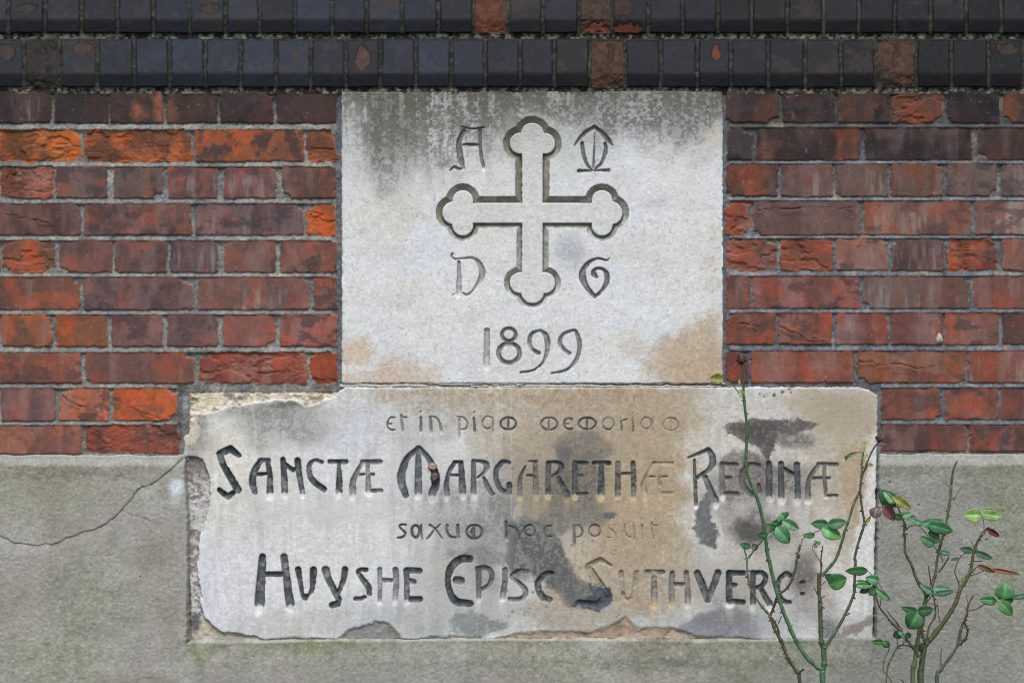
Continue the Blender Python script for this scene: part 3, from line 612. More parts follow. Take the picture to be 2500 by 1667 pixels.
 ('m',w15,.55,SM,[('',ring(305,330,120,90,32)),('',[(302,240,28),(302,410,30)])]),
 ('e',w15,.7,SM,[('c',[(640,262,30),(580,245,35),(530,300,35),(540,380,35),(590,410,38),(645,405,33)]),('',[(535,330,24),(590,330,24)])]),
 ('m',w15,.72,SM,[('',ring(865,325,125,85,34)),('',[(860,250,36),(862,400,34)])]),
 ('o',w15,.3,SM,[('',ring(1175,325,82,90,32))]),
 ('r',w15,.5,SM,[('',[(1370,300,28),(1375,425,33)]),('',[(1370,292,24),(1450,258,28)]),('',[(1357,240,20)])]),
 ('i',w15,.6,SM,[('',[(1535,240,28),(1540,430,34)]),('',[(1535,158,24)])]),
 ('a',w15,.3,SM*.8,[('',ring(1735,320,75,85,24)),('',[(1830,240,16),(1835,420,20)])]),
 ('m',w15,.28,SM*.8,[('',ring(2095,335,115,90,28)),('',[(2095,270,15),(2095,400,18)])]),
 ('s',w16,.75,SM,[('c',[(210,215,42),(130,212,38),(105,245,36),(170,320,44),(205,375,46),(150,422,42),(75,435,36)])]),
 ('a',w16,.65,SM,[('',ring(380,325,65,100,52)),('',[(470,215,36),(468,350,46),(495,455,34)])]),
 ('x',w16,.55,SM,[('',[(615,215,46),(710,285,42),(830,445,24)]),('',[(795,205,28),(690,300,34),(575,455,36)])]),
 ('u',w16,.55,SM,[('c',[(915,225,54),(905,310,48),(960,410,52),(1050,430,46)]),('',[(1090,220,60),(1100,420,54)])]),
 ('m',w16,.6,SM,[('',ring(1370,330,130,112,48)),('',[(1365,240,40),(1340,340,90),(1370,430,46)])]),
 ('h',w16,.5,SM*.9,[('d',[(1908,170,60),(1910,300,54),(1910,430,54)]),('c',[(1930,225,36),(2040,265,46),(2110,350,48),(2130,445,34)])]),
 ('o',w17,.4,SM,[('',ring(90,310,85,90,42))]),
 ('c',w17,.4,SM,[('c',[(455,235,32),(390,240,36),(335,310,34),(370,400,36),(460,415,34)])]),
 ('p',w17,.5,SM,[('d',[(840,230,54),(845,400,54),(845,570,54)]),('c',[(830,222,36),(930,232,44),(985,320,42),(950,400,32),(890,420,28)])]),
 ('o',w17,.35,SM,[('',ring(1190,315,95,95,36))]),
 ('s',w17,.08,SM,[('c',[(1530,212,26),(1440,220,26),(1440,270,32),(1530,350,36),(1560,440,26)]),('',[(1390,430,20),(1470,430,20)])]),
 ('u',w17,.05,SM,[('c',[(1690,225,46),(1700,330,38),(1740,410,34),(1810,435,20)]),('',[(1850,225,46),(1860,470,28)])]),
 ('i',w17,.05,SM,[('',[(1985,225,42),(2005,450,28)]),('',ring(1985,120,16,16,14,n=10))]),
 ('t',w17,.15,SM,[('',[(2160,180,36),(2155,300,42),(2185,450,32)]),('',[(2140,218,28),(2240,225,24)])]),
]
vA = (1080,290,10.456); vO = (1370,280,9.8); vD = (1080,600,11.2); vG = (1380,600,11.2); vN = (1160,780,8.4)
UP = [
 ('A',vA,.42,.0058,[('c',[(480,215,40),(750,262,50),(1060,232,50)]),('c',[(560,300,110),(430,560,130),(430,800,150),(480,1080,150),(545,1280,70)]),('c',[(520,1270,45),(420,1290,85),(300,1245,85),(195,1325,45)]),('cd',[(960,290,110),(960,560,85),(985,900,85),(1050,1230,95)]),('',[(530,665,60),(730,665,92),(940,665,55)])]),
 ('Ω',vO,.45,.0055,[('',[(315,755,30),(420,600,90),(560,445,100),(790,290,90),(980,440,110),(1130,620,130),(1235,735,45)]),('c',[(500,690,90),(520,850,100),(560,1050,90),(630,1210,80),(740,1340,60)]),('c',[(1050,690,80),(1070,850,95),(1020,1030,85),(940,1190,72),(810,1330,55)]),('',[(808,440,20),(790,800,48),(770,1270,60)]),('',[(420,1350,95),(560,1340,75),(720,1350,55)]),('',[(810,1350,55),(950,1340,60),(1130,1340,95)])]),
 ('D',vD,.22,.0055,[('c',[(275,235,85),(245,290,60),(340,370,65)]),('c',[(330,370,55),(550,362,66),(780,345,85),(960,430,125),(1080,650,170),(1060,900,170),(950,1080,110),(840,1230,66),(680,1350,76),(560,1300,50)]),('d',[(450,450,95),(460,800,120),(450,1250,160)]),('',[(350,1310,26),(275,1355,38)])]),
 ('G',vG,.5,.0062,[('c',[(1210,330,18),(1130,395,55),(900,362,76),(650,455,105),(480,700,160),(480,900,190),(600,1150,140),(810,1390,105)]),('c',[(810,1400,105),(1000,1230,95),(1130,1000,130),(1140,800,140),(1040,660,105),(880,625,85),(770,700,105),(790,790,150),(860,845,80)])]),
 ('1',vN,.2,.005,[('d',[(240,230,115),(240,500,115),(235,890,140)]),('',[(175,208,18),(290,208,34)])]),
 ('8',vN,.38,.0058,[('',ring(690,310,140,128,78)),('',ring(695,690,215,200,95))]),
 ('9',vN,.4,.0058,[('c',[(1340,235,62),(1170,285,76),(1110,450,85),(1160,600,78),(1300,690,92)]),('c',[(1340,235,72),(1450,330,115),(1485,500,115),(1465,700,82),(1375,900,56),(1200,1035,52),(930,1085,50)])]),
 ('9',vN,.34,.0056,[('c',[(2010,222,66),(1820,300,76),(1735,450,85),(1800,600,85),(1930,700,90)]),('c',[(2055,222,62),(2110,350,92),(2140,520,95),(2115,720,82),(2015,920,82),(1850,1045,64),(1570,1108,54)])]),
]
def carve(letters, xs, ys, X, Y, H, cv, lab, first=10, nice=None):
    specs = {}
    for li, (ch, w, dark, depth, strokes) in enumerate(letters):
        wk = 1.09 if depth > .0045 and ys[0] > 900 else 1.05; f0 = W(*w); f = lambda p_: [(a_, b_, c_ * wk) for a_, b_, c_ in f0(p_)]; allp = [p for st in strokes for p in f(st[1])]
        x0 = min(p[0] - p[2] for p in allp) - 6; x1 = max(p[0] + p[2] for p in allp) + 6
        y0 = min(p[1] - p[2] for p in allp) - 6; y1 = max(p[1] + p[2] for p in allp) + (80 if depth > .0045 and ys[0] > 900 else 26)
        sl = window(xs, ys, x0, x1, y0, y1); x, y = X[sl], Y[sl]
        jx = cv.vf[sl] * .45 + cv.fine[sl] * .5; jy = cv.mid[sl] * .6 + cv.fine[sl] * .4
        hh = np.zeros_like(x); msk = np.zeros_like(x); wide = max(p[2] for p in allp)
        for fl, pts in strokes:
            P = f(pts)
            if 'c' in fl: P = [tuple(q) for q in catmull(P, 6)]
            sd_ = seg_sdf(x + jx, y + jy, P)
            edge = 3.2 if wide > 9 else 2.4
            prof = sstep(.8, -edge, sd_) * (.78 + .22 * sstep(0, -wide * .5, sd_))
            m_ = sstep(.7, -1.2, sd_)
            if 'd' in fl:
                xe, ye, we = P[-1]
                run = sstep(ye + we * .55, ye - we * .75, y); prof = prof * (.06 + .94 * run) 
                m_ = m_ * (sstep(ye + we * .30, ye - we * .02, y + ((x - xe) / max(we, 1) * 1.6) ** 2 * we * -.5))
                # rounded pale blob paints in light on the up-facing run-out; streak is wash
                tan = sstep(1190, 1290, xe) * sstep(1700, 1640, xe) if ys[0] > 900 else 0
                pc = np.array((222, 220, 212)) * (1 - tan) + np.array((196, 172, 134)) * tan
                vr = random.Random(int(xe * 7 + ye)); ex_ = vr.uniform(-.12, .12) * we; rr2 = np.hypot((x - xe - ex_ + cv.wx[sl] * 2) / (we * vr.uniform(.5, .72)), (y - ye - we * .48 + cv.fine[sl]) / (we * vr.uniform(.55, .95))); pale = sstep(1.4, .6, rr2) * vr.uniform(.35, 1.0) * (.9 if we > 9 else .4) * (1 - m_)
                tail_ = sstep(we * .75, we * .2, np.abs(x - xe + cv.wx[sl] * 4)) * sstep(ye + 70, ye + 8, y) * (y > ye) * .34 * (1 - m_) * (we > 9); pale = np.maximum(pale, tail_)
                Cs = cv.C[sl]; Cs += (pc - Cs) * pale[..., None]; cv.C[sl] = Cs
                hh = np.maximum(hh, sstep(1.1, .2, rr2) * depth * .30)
            hh = np.maximum(hh, prof * depth); msk = np.maximum(msk, m_)
        if ys[0] > 900:                         # the right half of the inscription is more eroded
            er = np.clip(sstep(1120, 1300, x) * (1 - .6 * sstep(1640, 1700, x)) * (sstep(.25, -.5, cv.mid[sl]) * .5 + .1), 0, 1); hh = hh * (1 - er); msk = msk * (1 - er * .6)
        H[sl] -= hh
        # soot, old lead and grime lodged in the cut
        gr = np.array((66, 71, 74), dtype=np.float32) * (1 + .16 * cv.vf[sl] + .16 * cv.fine[sl])[..., None]
        if ys[0] < 900: gr = gr * np.array((1.02, .99, .92), dtype=np.float32)
        dark = min(1, dark + (.18 if ys[0] < 900 else .06 if depth > .004 else .14))
        wear = np.clip(dark * (1 - .32 * sstep(-.1, .8, cv.mid[sl] + .4 * cv.fine[sl])) , 0, 1)
        Cs = cv.C[sl]; Cs += (gr - Cs) * (msk * wear)[..., None]; cv.C[sl] = Cs
        lb = lab[sl]; lb[(hh > depth * .25)] = first + li; lab[sl] = lb
        specs[first + li] = ('carved_numeral' if ch.isdigit() else 'carved_letter', M_stone, (nice % ch) if nice else None)
    return specs

# ------------------------------------------------------------------ upper stone with the cross
st1 = empty('carved_stone', ((1299 - CX) * S, 0, ZC + (CY - 938) * S))
tag(st1, 'upper pale stone block carved with a trefoil cross, letters around it and the date 1899', 'carved stone')
xs = np.arange(828, 1774, 1.6).astype(np.float32); ys = np.arange(218, 943, 1.6).astype(np.float32)
X, Y = np.meshgrid(xs, ys)
cv = Canvas(X, Y, (209, 210, 207))
cv.mix(sstep(-.1, .8, fbm(X, Y, 150, 4, 120)) * .6, (205, 209, 214)); cv.mix(sstep(.0, .8, fbm(X, Y, 110, 4, 124)) * .5, (204, 200, 190))
cv.mix(sstep(.25, .8, fbm(X, Y, (90, 40), 4, 126)) * .3, (188, 188, 186))
# rain streaks of grey lichen running down from the top
run = fbm(X, Y, (26, 260), 4, 130); run2 = fbm(X, Y, (60, 420), 3, 134)
reach = np.interp(X, [830, 900, 940, 1010, 1080, 1180, 1260, 1330, 1420, 1500, 1600, 1700, 1770], [300, 420, 470, 440, 430, 350, 330, 320, 290, 300, 330, 330, 300])
m = sstep(reach + 60, reach - 130, Y) * sstep(-.35, .45, run + run2 * .5 + .18)
cv.mix(m * (.55 + .35 * sstep(-.1, .5, cv.fine)), (118, 116, 108))
m = sstep(reach - 20, 222, Y) * sstep(-.2, .5, run * .8 + cv.fine * .7 + cv.vf * .6); cv.mix(m * .72, (88, 86, 78))
cv.mix(sstep(260, 222, Y + cv.mid * 8) * .55, (106, 106, 100))
for (ax, ar, al) in ((920, 24, .5), (985, 12, .35), (1085, 16, .4), (1190, 22, .55), (1255, 10, .3), (1450, 10, .25)):
    m = sstep(ar * 1.3, 0, np.abs(X - ax + cv.wx * 10)) * sstep(500, 240, Y); cv.mix(m * al * 1.2 * (.4 + .6 * sstep(-.3, .3, cv.fine + cv.vf * .6)), (92, 90, 78))
gz = sstep(520, 230, Y + cv.wx * 60) * sstep(-.35, .5, cv.fine * .8 + cv.vf * .6 + cv.mid * .4); cv.mix(gz * .55, (134, 134, 128))
cv.mix(sstep(430, 225, Y + cv.wx * 50) * .34, (156, 158, 152))
cv.ell(1500, 300, 260, 60, (150, 150, 146), .5, .6, 20, .8); cv.ell(1655, 250, 60, 30, (150, 150, 138), .4, .6, 16, .6)
cv.ell(1220, 300, 60, 80, (140, 140, 134), .5, .6, 16, .85); cv.ell(870, 330, 40, 120, (176, 176, 172), .4, .7, 16, .6)
cv.ell(1330, 330, 120, 90, (186, 192, 182), .5, .8, 20); cv.ell(1600, 500, 40, 16, (150, 154, 160), .3, .7, 12, .8)
cv.ell(935, 470, 36, 20, (150, 148, 140), .4, .7, 12, .8); cv.ell(1390, 620, 34, 44, (150, 156, 166), .5, .7, 12, .8)
cv.ell(1750, 330, 24, 30, (196, 184, 162), .5, .6, 10); cv.ell(940, 520, 90, 40, (196, 188, 172), .4, .7, 20)
cv.ell(1040, 360, 30, 140, (170, 168, 160), .35, .7, 14, .5)
drip = fbm(X, Y * .5, (13, 200), 4, 200); dl = np.interp(X, [830, 880, 930, 1000, 1100, 1240, 1300, 1380, 1450, 1560, 1640, 1766], [300, 380, 470, 440, 430, 340, 290, 290, 330, 290, 340, 300])
sm = sstep(dl + 50, 226, Y + drip * 70) * sstep(-.55, .5, cv.fine * .6 + cv.vf * .6 + drip * 1.3)
cv.mix(sm * np.interp(X, [830, 900, 1250, 1400, 1766], [.4, .86, .84, .6, .55]), (96, 94, 82))
cv.mix(sstep(300, 222, Y + cv.mid * 20) * sstep(-.5, .4, drip + cv.fine * .5) * .5, (84, 82, 74))
cv.poly([(862, 222), (1262, 222), (1240, 300), (1120, 360), (1090, 440), (1040, 420), (980, 380), (930, 470), (900, 400), (870, 300)], (92, 90, 82), .34, 40, 26, .9)
cv.poly([(1262, 222), (1766, 222), (1760, 300), (1640, 350), (1480, 310), (1300, 290)], (92, 92, 84), .5, 26, 26, .95)
# iron staining low down
cv.ell(985, 930, 72, 54, (186, 168, 146), .75, .5, 14); cv.ell(870, 860, 42, 34, (192, 172, 148), .75, .4, 12); cv.ell(900, 935, 90, 30, (190, 172, 150), .6, .5, 12)
cv.poly([(1590, 945), (1580, 900), (1610, 850), (1660, 800), (1720, 780), (1775, 760), (1775, 945)], (178, 160, 136), .85, 30, 22)
cv.poly([(1640, 945), (1650, 880), (1700, 850), (1775, 850), (1775, 945)], (172, 150, 122), .5, 26, 20); cv.ell(1555, 850, 40, 30, (180, 170, 156), .4, .7, 14, .3)
cv.ell(1745, 650, 30, 100, (192, 184, 170), .4, .7, 14)
cv.mix(sstep(930, 942, Y + cv.fine * 3) * .6, (170, 166, 158)); cv.mix(sstep(842, 830, X + cv.fine * 3) * .35, (160, 158, 150))
cv.mix(sstep(.72, .85, fbm(X, Y, 7, 3, 140)) * .3, (140, 138, 132))
H = .001 + fbm(X, Y, 140, 3, 144) * .0007 + fbm(X, Y, 16, 4, 147) * .00010 + fbm(X, Y, 4.5, 3, 149) * .00018
# pitting where it is lichened
H -= sstep(.45, .8, fbm(X, Y, 6, 3, 151)) * sstep(480, 260, Y) * .0006
lab = np.zeros(X.shape, dtype=np.int32)
# the cross: trefoil ends, raised within a bevelled channel
cxx, cyy = 1299.8, 520.5
def crs(x, y):
    d = np.maximum(np.abs(x - cxx) - 25.3, np.abs(y - cyy) - 185); d = np.minimum(d, np.maximum(np.abs(y - cyy) - 24.5, np.abs(x - cxx) - 185))
    for (dx, dy) in ((0, -1), (0, 1), (-1, 0), (1, 0)):
        ux, uy = -dy, dx
        for (al, sd2, r) in ((192, 0, 28), (170, 30, 25.5), (170, -30, 25.5)):
            d = np.minimum(d, np.hypot(x - cxx - dx * al - ux * sd2, y - cyy - dy * al - uy * sd2) - r)
    return d
dx_ = crs(X + cv.fine * .5, Y + cv.mid * .6)
wch = 16.5 - 2.5 * sstep(520, 560, Y)
outer = sstep(wch + 1.5, wch - .5, dx_)
bev = np.clip(1 - dx_ / wch, 0, 1)
H -= .012 * (dx_ > 0) * (bev ** .85) * sstep(-.4, 2.2, dx_)
H -= .0008 * sstep(-2, 0, dx_) * (dx_ <= 0)
chm = (dx_ > 0) & (dx_ < wch)
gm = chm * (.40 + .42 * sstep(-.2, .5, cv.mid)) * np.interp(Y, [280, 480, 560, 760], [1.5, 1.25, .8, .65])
cv.mix(np.clip(gm, 0, .75), (112, 108, 92)); cv.mix(sstep(5.5, 0, dx_) * (dx_ > 0) * .7, (76, 76, 68))  # channel shade painted in, strongest at the top and along the cross edge
cv.mix((dx_ < 0) * .35, (190, 190, 182))
lab[(dx_ < wch)] = 5
specs = {0: ('stone_face', M_stone, None), 5: ('carved_cross', M_stone, 'cross with trefoil ends standing in a bevelled sunk outline')}
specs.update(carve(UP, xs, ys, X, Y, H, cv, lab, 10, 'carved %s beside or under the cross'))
# hairline beds in the stone
for pts in ([(1500, 338), (1560, 336), (1625, 340)], [(1530, 382), (1580, 386), (1612, 390)], [(840, 352), (900, 356)], [(1180, 636), (1235, 637), (1262, 640)], [(1440, 630), (1500, 634)], [(835, 845), (850, 905), (868, 936)], [(1705, 930), (1740, 905), (1768, 890)]):
    cv.line(pts, .5, (120, 118, 112), .5, 1.3, 4)
cv.C *= (1 + .03 * cv.fine + .035 * cv.vf)[..., None]
# outline with slightly chipped arrises
dd = np.minimum(np.minimum(X - np.interp(Y, [223, 936], [833, 834]), 1765.5 - X), np.minimum(Y - 222.5, 937 - Y)) + cv.fine * 1.2 + cv.wx * 1.0
cc = np.hypot(np.minimum(X - 848, 0), np.maximum(Y - 925, 0)); dd = np.minimum(dd, 16 - cc)
H = H - .022 * sstep(1.2, -2.0, dd) - .0012 * sstep(4, 1, dd)
cl = lab[:-1, :-1].copy(); cl[(dd < -3.5)[:-1, :-1]] = -1
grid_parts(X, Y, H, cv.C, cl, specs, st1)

# ------------------------------------------------------------------ lower inscribed stone
st2 = empty('inscribed_stone', ((1295 - CX) * S, 0, ZC + (CY - 1556) * S))
tag(st2, 'wide lower foundation stone with a carved four line Latin inscription, stained tan and black', 'foundation stone')
xs = np.arange(440, 2150, 1.7).astype(np.float32); ys = np.arange(930, 1572, 1.7).astype(np.float32)
X, Y = np.meshgrid(xs, ys)
cv = Canvas(X, Y, (207, 207, 202))
cv.mix(sstep(-.2, .7, fbm(X, Y, 160, 4, 160)) * .5, (202, 205, 209)); cv.mix(sstep(.05, .8, fbm(X, Y, 120, 4, 163)) * .5, (202, 196, 182)); cv.mix(sstep(.1, .8, fbm(X, Y, 60, 4, 166)) * .3, (182, 184, 184))
TAN = (168, 153, 131)
cv.poly([(880, 935), (940, 985), (1060, 1000), (1150, 1040), (1230, 1090), (1240, 1180), (1260, 1230), (1350, 1290), (1430, 1330), (1400, 1420), (1310, 1460), (1260, 1500), (1350, 1545), (1620, 1520), (1700, 1430), (1690, 1330), (1640, 1280), (1690, 1200), (1670, 1110), (1700, 1040), (1760, 930)], TAN, .9, 30, 26)
cv.poly([(1290, 930), (1330, 1090), (1400, 1200), (1480, 1290), (1560, 1400), (1620, 1370), (1640, 1180), (1660, 1040), (1720, 930)], (164, 142, 110), .5, 40, 40)
cv.ell(1250, 965, 300, 24, (160, 132, 98), .5, .7, 16); cv.ell(1545, 1480, 44, 22, (166, 134, 84), .7, .6, 12); cv.ell(1450, 1520, 70, 26, (186, 170, 144), .5, .7, 14)
cv.poly([(1900, 940), (2150, 945), (2150, 1200), (2110, 1260), (2060, 1350), (1990, 1250), (1960, 1150), (2000, 1060), (1940, 1000)], (166, 149, 122), .75, 34, 26)
cv.poly([(2045, 1090), (2130, 1090), (2105, 1230), (2080, 1300), (2050, 1200)], (144, 116, 80), .6, 16, 14, .5)
cv.ell(2050, 1000, 90, 70, (140, 120, 90), .5, .8, 20, .85)
cv.poly([(2118, 1100), (2146, 1100), (2146, 1500), (2060, 1520), (2070, 1380), (2095, 1280), (2112, 1200)], (212, 211, 208), .85, 5, 9)
cv.ell(1780, 970, 130, 40, (198, 197, 192), .7, .7, 16); cv.ell(1960, 1110, 90, 40, (190, 182, 168), .5, .8, 20)
cv.ell(1830, 1300, 60, 70, (196, 198, 198), .6, .7, 20, .3); cv.ell(1760, 1370, 120, 60, (196, 194, 188), .6, .8, 20); cv.ell(1960, 1500, 120, 50, (192, 194, 200), .5, .8, 20)
cv.ell(1370, 1345, 36, 60, (196, 194, 188), .8, .5, 14); cv.ell(1410, 1400, 30, 60, (200, 182, 156), .6, .6, 12)
cv.ell(1140, 1330, 70, 60, (190, 180, 172), .6, .8, 20, .3); cv.ell(1060, 1240, 90, 60, (176, 178, 180), .4, .8, 20, .5)
cv.poly([(1000, 938), (1720, 938), (1690, 1100), (1700, 1250), (1700, 1400), (1600, 1520), (1300, 1540), (1330, 1420), (1280, 1300), (1180, 1120), (1040, 1010)], (166, 151, 128), .5, 46, 30)
cv.poly([(1700, 950), (2140, 950), (2110, 1250), (1990, 1500), (1760, 1460), (1720, 1300), (1690, 1100)], (178, 170, 156), .42, 40, 30)
cv.ell(1000, 1000, 420, 66, (180, 180, 175), .5, .8, 40, .3); cv.ell(1150, 1360, 150, 150, (166, 163, 157), .55, .8, 36, .3); cv.poly([(560, 1500), (1100, 1470), (1700, 1470), (2100, 1500), (2140, 1570), (500, 1570)], (160, 162, 157), .45, 24, 24, .3)
cv.ell(1180, 1180, 110, 70, (158, 158, 153), .5, .8, 30, .6); cv.ell(1720, 1420, 200, 70, (170, 164, 154), .4, .8, 34, .5)
# soot and lichen patches, traced
SOOT = (80, 77, 74); BLG = (98, 100, 100); GRY = (124, 124, 120)
cv.poly([(1768, 1047), (1800, 1028), (1870, 1020), (1950, 1020), (2006, 1031), (1968, 1045), (1935, 1062), (1898, 1062), (1890, 1100), (1876, 1142), (1850, 1098), (1812, 1082), (1785, 1064)], SOOT, .88, 5, 9, .42); cv.poly([(1790, 1045), (1830, 1030), (1900, 1028), (1905, 1060), (1886, 1100), (1860, 1090)], (80, 76, 72), .7, 9, 9, .9)
cv.ell(1938, 1074, 54, 24, (104, 102, 98), .85, .5, 10, .95)
cv.poly([(1748, 1128), (1795, 1098), (1850, 1112), (1888, 1132), (1930, 1140), (1960, 1160), (1860, 1156), (1790, 1150)], (128, 120, 113), .8, 6, 9, .8)
cv.poly([(1730, 1140), (1780, 1160), (1800, 1230), (1770, 1300), (1750, 1230)], (160, 152, 144), .4, 14, 12, .6)
cv.poly([(1704, 1225), (1722, 1196), (1738, 1238), (1752, 1300), (1740, 1335), (1716, 1335), (1698, 1290)], BLG, .9, 4, 8, .15)
cv.ell(1815, 1292, 38, 26, (104, 102, 100), .85, .5, 12, .3); cv.ell(1855, 1262, 24, 34, (122, 116, 110), .6, .6, 12, .6); cv.ell(1905, 1310, 60, 44, (140, 132, 124), .6, .7, 20, .7)
cv.ell(1935, 1210, 50, 60, (158, 150, 142), .5, .7, 20, .8); cv.ell(1965, 1400, 32, 60, (124, 116, 110), .8, .6, 16, .5); cv.ell(2000, 1460, 40, 60, (146, 132, 120), .5, .7, 18, .6)
cv.ell(2022, 1540, 22, 34, (92, 92, 98), .7, .5, 10, .4); cv.poly([(2010, 1570), (2060, 1540), (2120, 1500), (2140, 1490), (2140, 1512), (2090, 1550), (2060, 1570)], (128, 116, 108), .8, 5, 8, .5)
cv.poly([(1390, 1048), (1450, 1052), (1475, 1075), (1500, 1100), (1470, 1120), (1420, 1118), (1370, 1130), (1345, 1090)], (118, 116, 110), .78, 8, 12, .95)
cv.poly([(1360, 1105), (1450, 1110), (1470, 1200), (1490, 1260), (1480, 1300), (1420, 1290), (1360, 1310), (1300, 1290), (1350, 1230)], (112, 112, 106), .78, 8, 14, .92)
cv.ell(1490, 1256, 14, 12, (88, 94, 102), .85, .4, 6, .3); cv.ell(1372, 1108, 20, 14, (88, 88, 100), .7, .5, 8, .3)
cv.poly([(1240, 1285), (1290, 1255), (1340, 1290), (1385, 1345), (1395, 1385), (1425, 1425), (1460, 1450), (1480, 1478), (1430, 1488), (1395, 1478), (1360, 1450), (1300, 1400), (1268, 1420), (1230, 1380)], (96, 98, 98), .85, 8, 12, .9)
cv.poly([(1290, 1345), (1380, 1370), (1400, 1410), (1450, 1450), (1400, 1470), (1365, 1440), (1300, 1405)], (98, 102, 103), .75, 7, 9, .7)
cv.poly([(1400, 1475), (1452, 1455), (1455, 1430), (1490, 1440), (1494, 1466), (1462, 1490), (1440, 1486)], (78, 82, 90), .92, 3, 4, .15)
cv.poly([(1090, 1340), (1180, 1330), (1240, 1350), (1230, 1390), (1180, 1385), (1160, 1370), (1100, 1368)], (122, 124, 122), .75, 7, 10, .85)
cv.ell(1180, 1400, 40, 50, (130, 128, 124), .55, .7, 14, .7); cv.poly([(1225, 1250), (1250, 1250), (1256, 1360), (1244, 1400), (1228, 1340)], (92, 96, 98), .75, 5, 8, .5)
cv.ell(1190, 1290, 44, 40, (132, 132, 130), .6, .6, 14, .95); cv.ell(1100, 1210, 70, 30, (150, 152, 152), .5, .7, 14, .9); cv.ell(1225, 1235, 40, 24, (120, 122, 122), .6, .6, 12, .8)
cv.poly([(1105, 1555), (1110, 1510), (1150, 1490), (1190, 1505), (1240, 1510), (1240, 1530), (1180, 1556)], (120, 126, 122), .8, 9, 12, .4); cv.ell(1040, 1530, 60, 26, (136, 140, 136), .6, .7, 16, .5); cv.ell(900, 1490, 120, 30, (178, 184, 184), .4, .8, 20, .4)
cv.poly([(1635, 1545), (1670, 1510), (1720, 1490), (1790, 1480), (1850, 1500), (1850, 1560), (1700, 1560)], (128, 130, 132), .85, 8, 12, .45); cv.ell(1790, 1470, 60, 30, (140, 138, 134), .6, .7, 16, .7)
cv.ell(1770, 1515, 90, 26, (110, 112, 114), .5, .7, 14, .6); cv.ell(1880, 1510, 60, 44, (170, 172, 174), .4, .7, 14, .6)
cv.ell(690, 1040, 110, 52, (130, 128, 122), .72, .6, 22, .88); cv.ell(640, 1000, 150, 20, (132, 130, 122), .7, .7, 14, .7); cv.ell(720, 985, 60, 10, (96, 96, 90), .8, .6, 8, .2)
cv.ell(478, 1060, 28, 70, (104, 104, 98), .85, .5, 12, .55); cv.ell(500, 1100, 40, 40, (128, 126, 120), .7, .7, 12, .85); cv.ell(560, 1160, 60, 90, (214, 210, 198), .4, .8, 20)
cv.ell(600, 1420, 120, 110, (206, 208, 216), .55, .8, 30); cv.ell(540, 1130, 80, 90, (206, 202, 186), .5, .8, 30); cv.ell(760, 1350, 90, 60, (206, 204, 200), .5, .8, 20); cv.ell(800, 1300, 60, 40, (200, 194, 186), .4, .8, 20)
cv.ell(860, 1060, 60, 50, (188, 192, 202), .5, .8, 20); cv.ell(1040, 1060, 60, 40, (170, 170, 168), .5, .8, 18, .6); cv.ell(960, 1490, 60, 24, (150, 154, 152), .5, .7, 14, .6)
for (px, py, pr) in ((1890, 964, 4.5), (1909, 957, 4.5), (1926, 950, 3), (1866, 968, 2.5), (1930, 958, 2.6), (1855, 960, 2)): 
    cv.ell(px, py, pr, pr, (84, 82, 80), .85, .4, 1)
rs = random.Random(5)
for _ in range(90):                                     # lichen dots scattered over the middle of the stone
    a_ = rs.uniform(1180, 1520); b_ = rs.uniform(1040, 1520); r_ = rs.uniform(1.6, 4.6)
    sl = window(xs, ys, a_ - 12, a_ + 12, b_ - 12, b_ + 12)
    m_ = sstep(1.2, .6, np.hypot((X[sl] - a_ + cv.wx[sl] * 4) / r_, (Y[sl] - b_) / r_ / rs.uniform(.6, 1))) * .6
    cs = cv.C[sl]; cs += (np.array((98, 98, 96)) - cs) * m_[..., None]; cv.C[sl] = cs
cv.ell(1160, 1260, 120, 90, (128, 128, 124), .5, .8, 30, .95); cv.ell(1330, 1210, 110, 110, (120, 116, 106), .45, .8, 26, .95); cv.ell(1120, 1450, 150, 60, (150, 150, 146), .4, .8, 26, .9)
cv.ell(1000, 1110, 60, 90, (176, 176, 172), .4, .8, 24, .6); cv.ell(760, 1240, 160, 40, (176, 174, 166), .35, .8, 26, .7); cv.ell(1820, 1420, 130, 60, (150, 144, 136), .4, .8, 24, .85); cv.ell(1880, 1170, 90, 40, (140, 134, 126), .4, .8, 20, .9)
cv.poly([(448, 1010), (470, 1000), (486, 1040), (478, 1075), (450, 1080)], (206, 194, 168), .7, 4, 10)
# vertical wash marks
vw = fbm(X, Y, (12, 120), 3, 170); cv.mix(sstep(.25, .8, vw) * .16 * (X < 1250), (224, 226, 228)); cv.mix(sstep(.3, .8, -vw) * .16, (150, 150, 148))
cv.ell(1880, 1180, 110, 34, (96, 90, 84), .6, .7, 20, .85); cv.ell(1760, 1200, 46, 60, (104, 100, 96), .5, .7, 16, .8); cv.ell(1830, 1296, 50, 30, (78, 76, 74), .75, .6, 14, .4)
cv.poly([(1250, 1290), (1330, 1270), (1390, 1350), (1410, 1420), (1330, 1440), (1260, 1400)], (84, 86, 86), .5, 16, 20, .9); cv.ell(1420, 1180, 70, 80, (90, 88, 82), .45, .7, 20, .9); cv.ell(1960, 1420, 34, 60, (84, 80, 76), .5, .7, 16, .8)
H = .001 + fbm(X, Y, 150, 3, 174) * .0008 + fbm(X, Y, 18, 4, 176) * .00012 + fbm(X, Y, 5, 3, 178) * .0002
lab = np.zeros(X.shape, dtype=np.int32)
specs = {0: ('stone_face', M_stone, None)}
specs.update(carve(LOW, xs, ys, X, Y, H, cv, lab, 10, 'carved letter %s'))
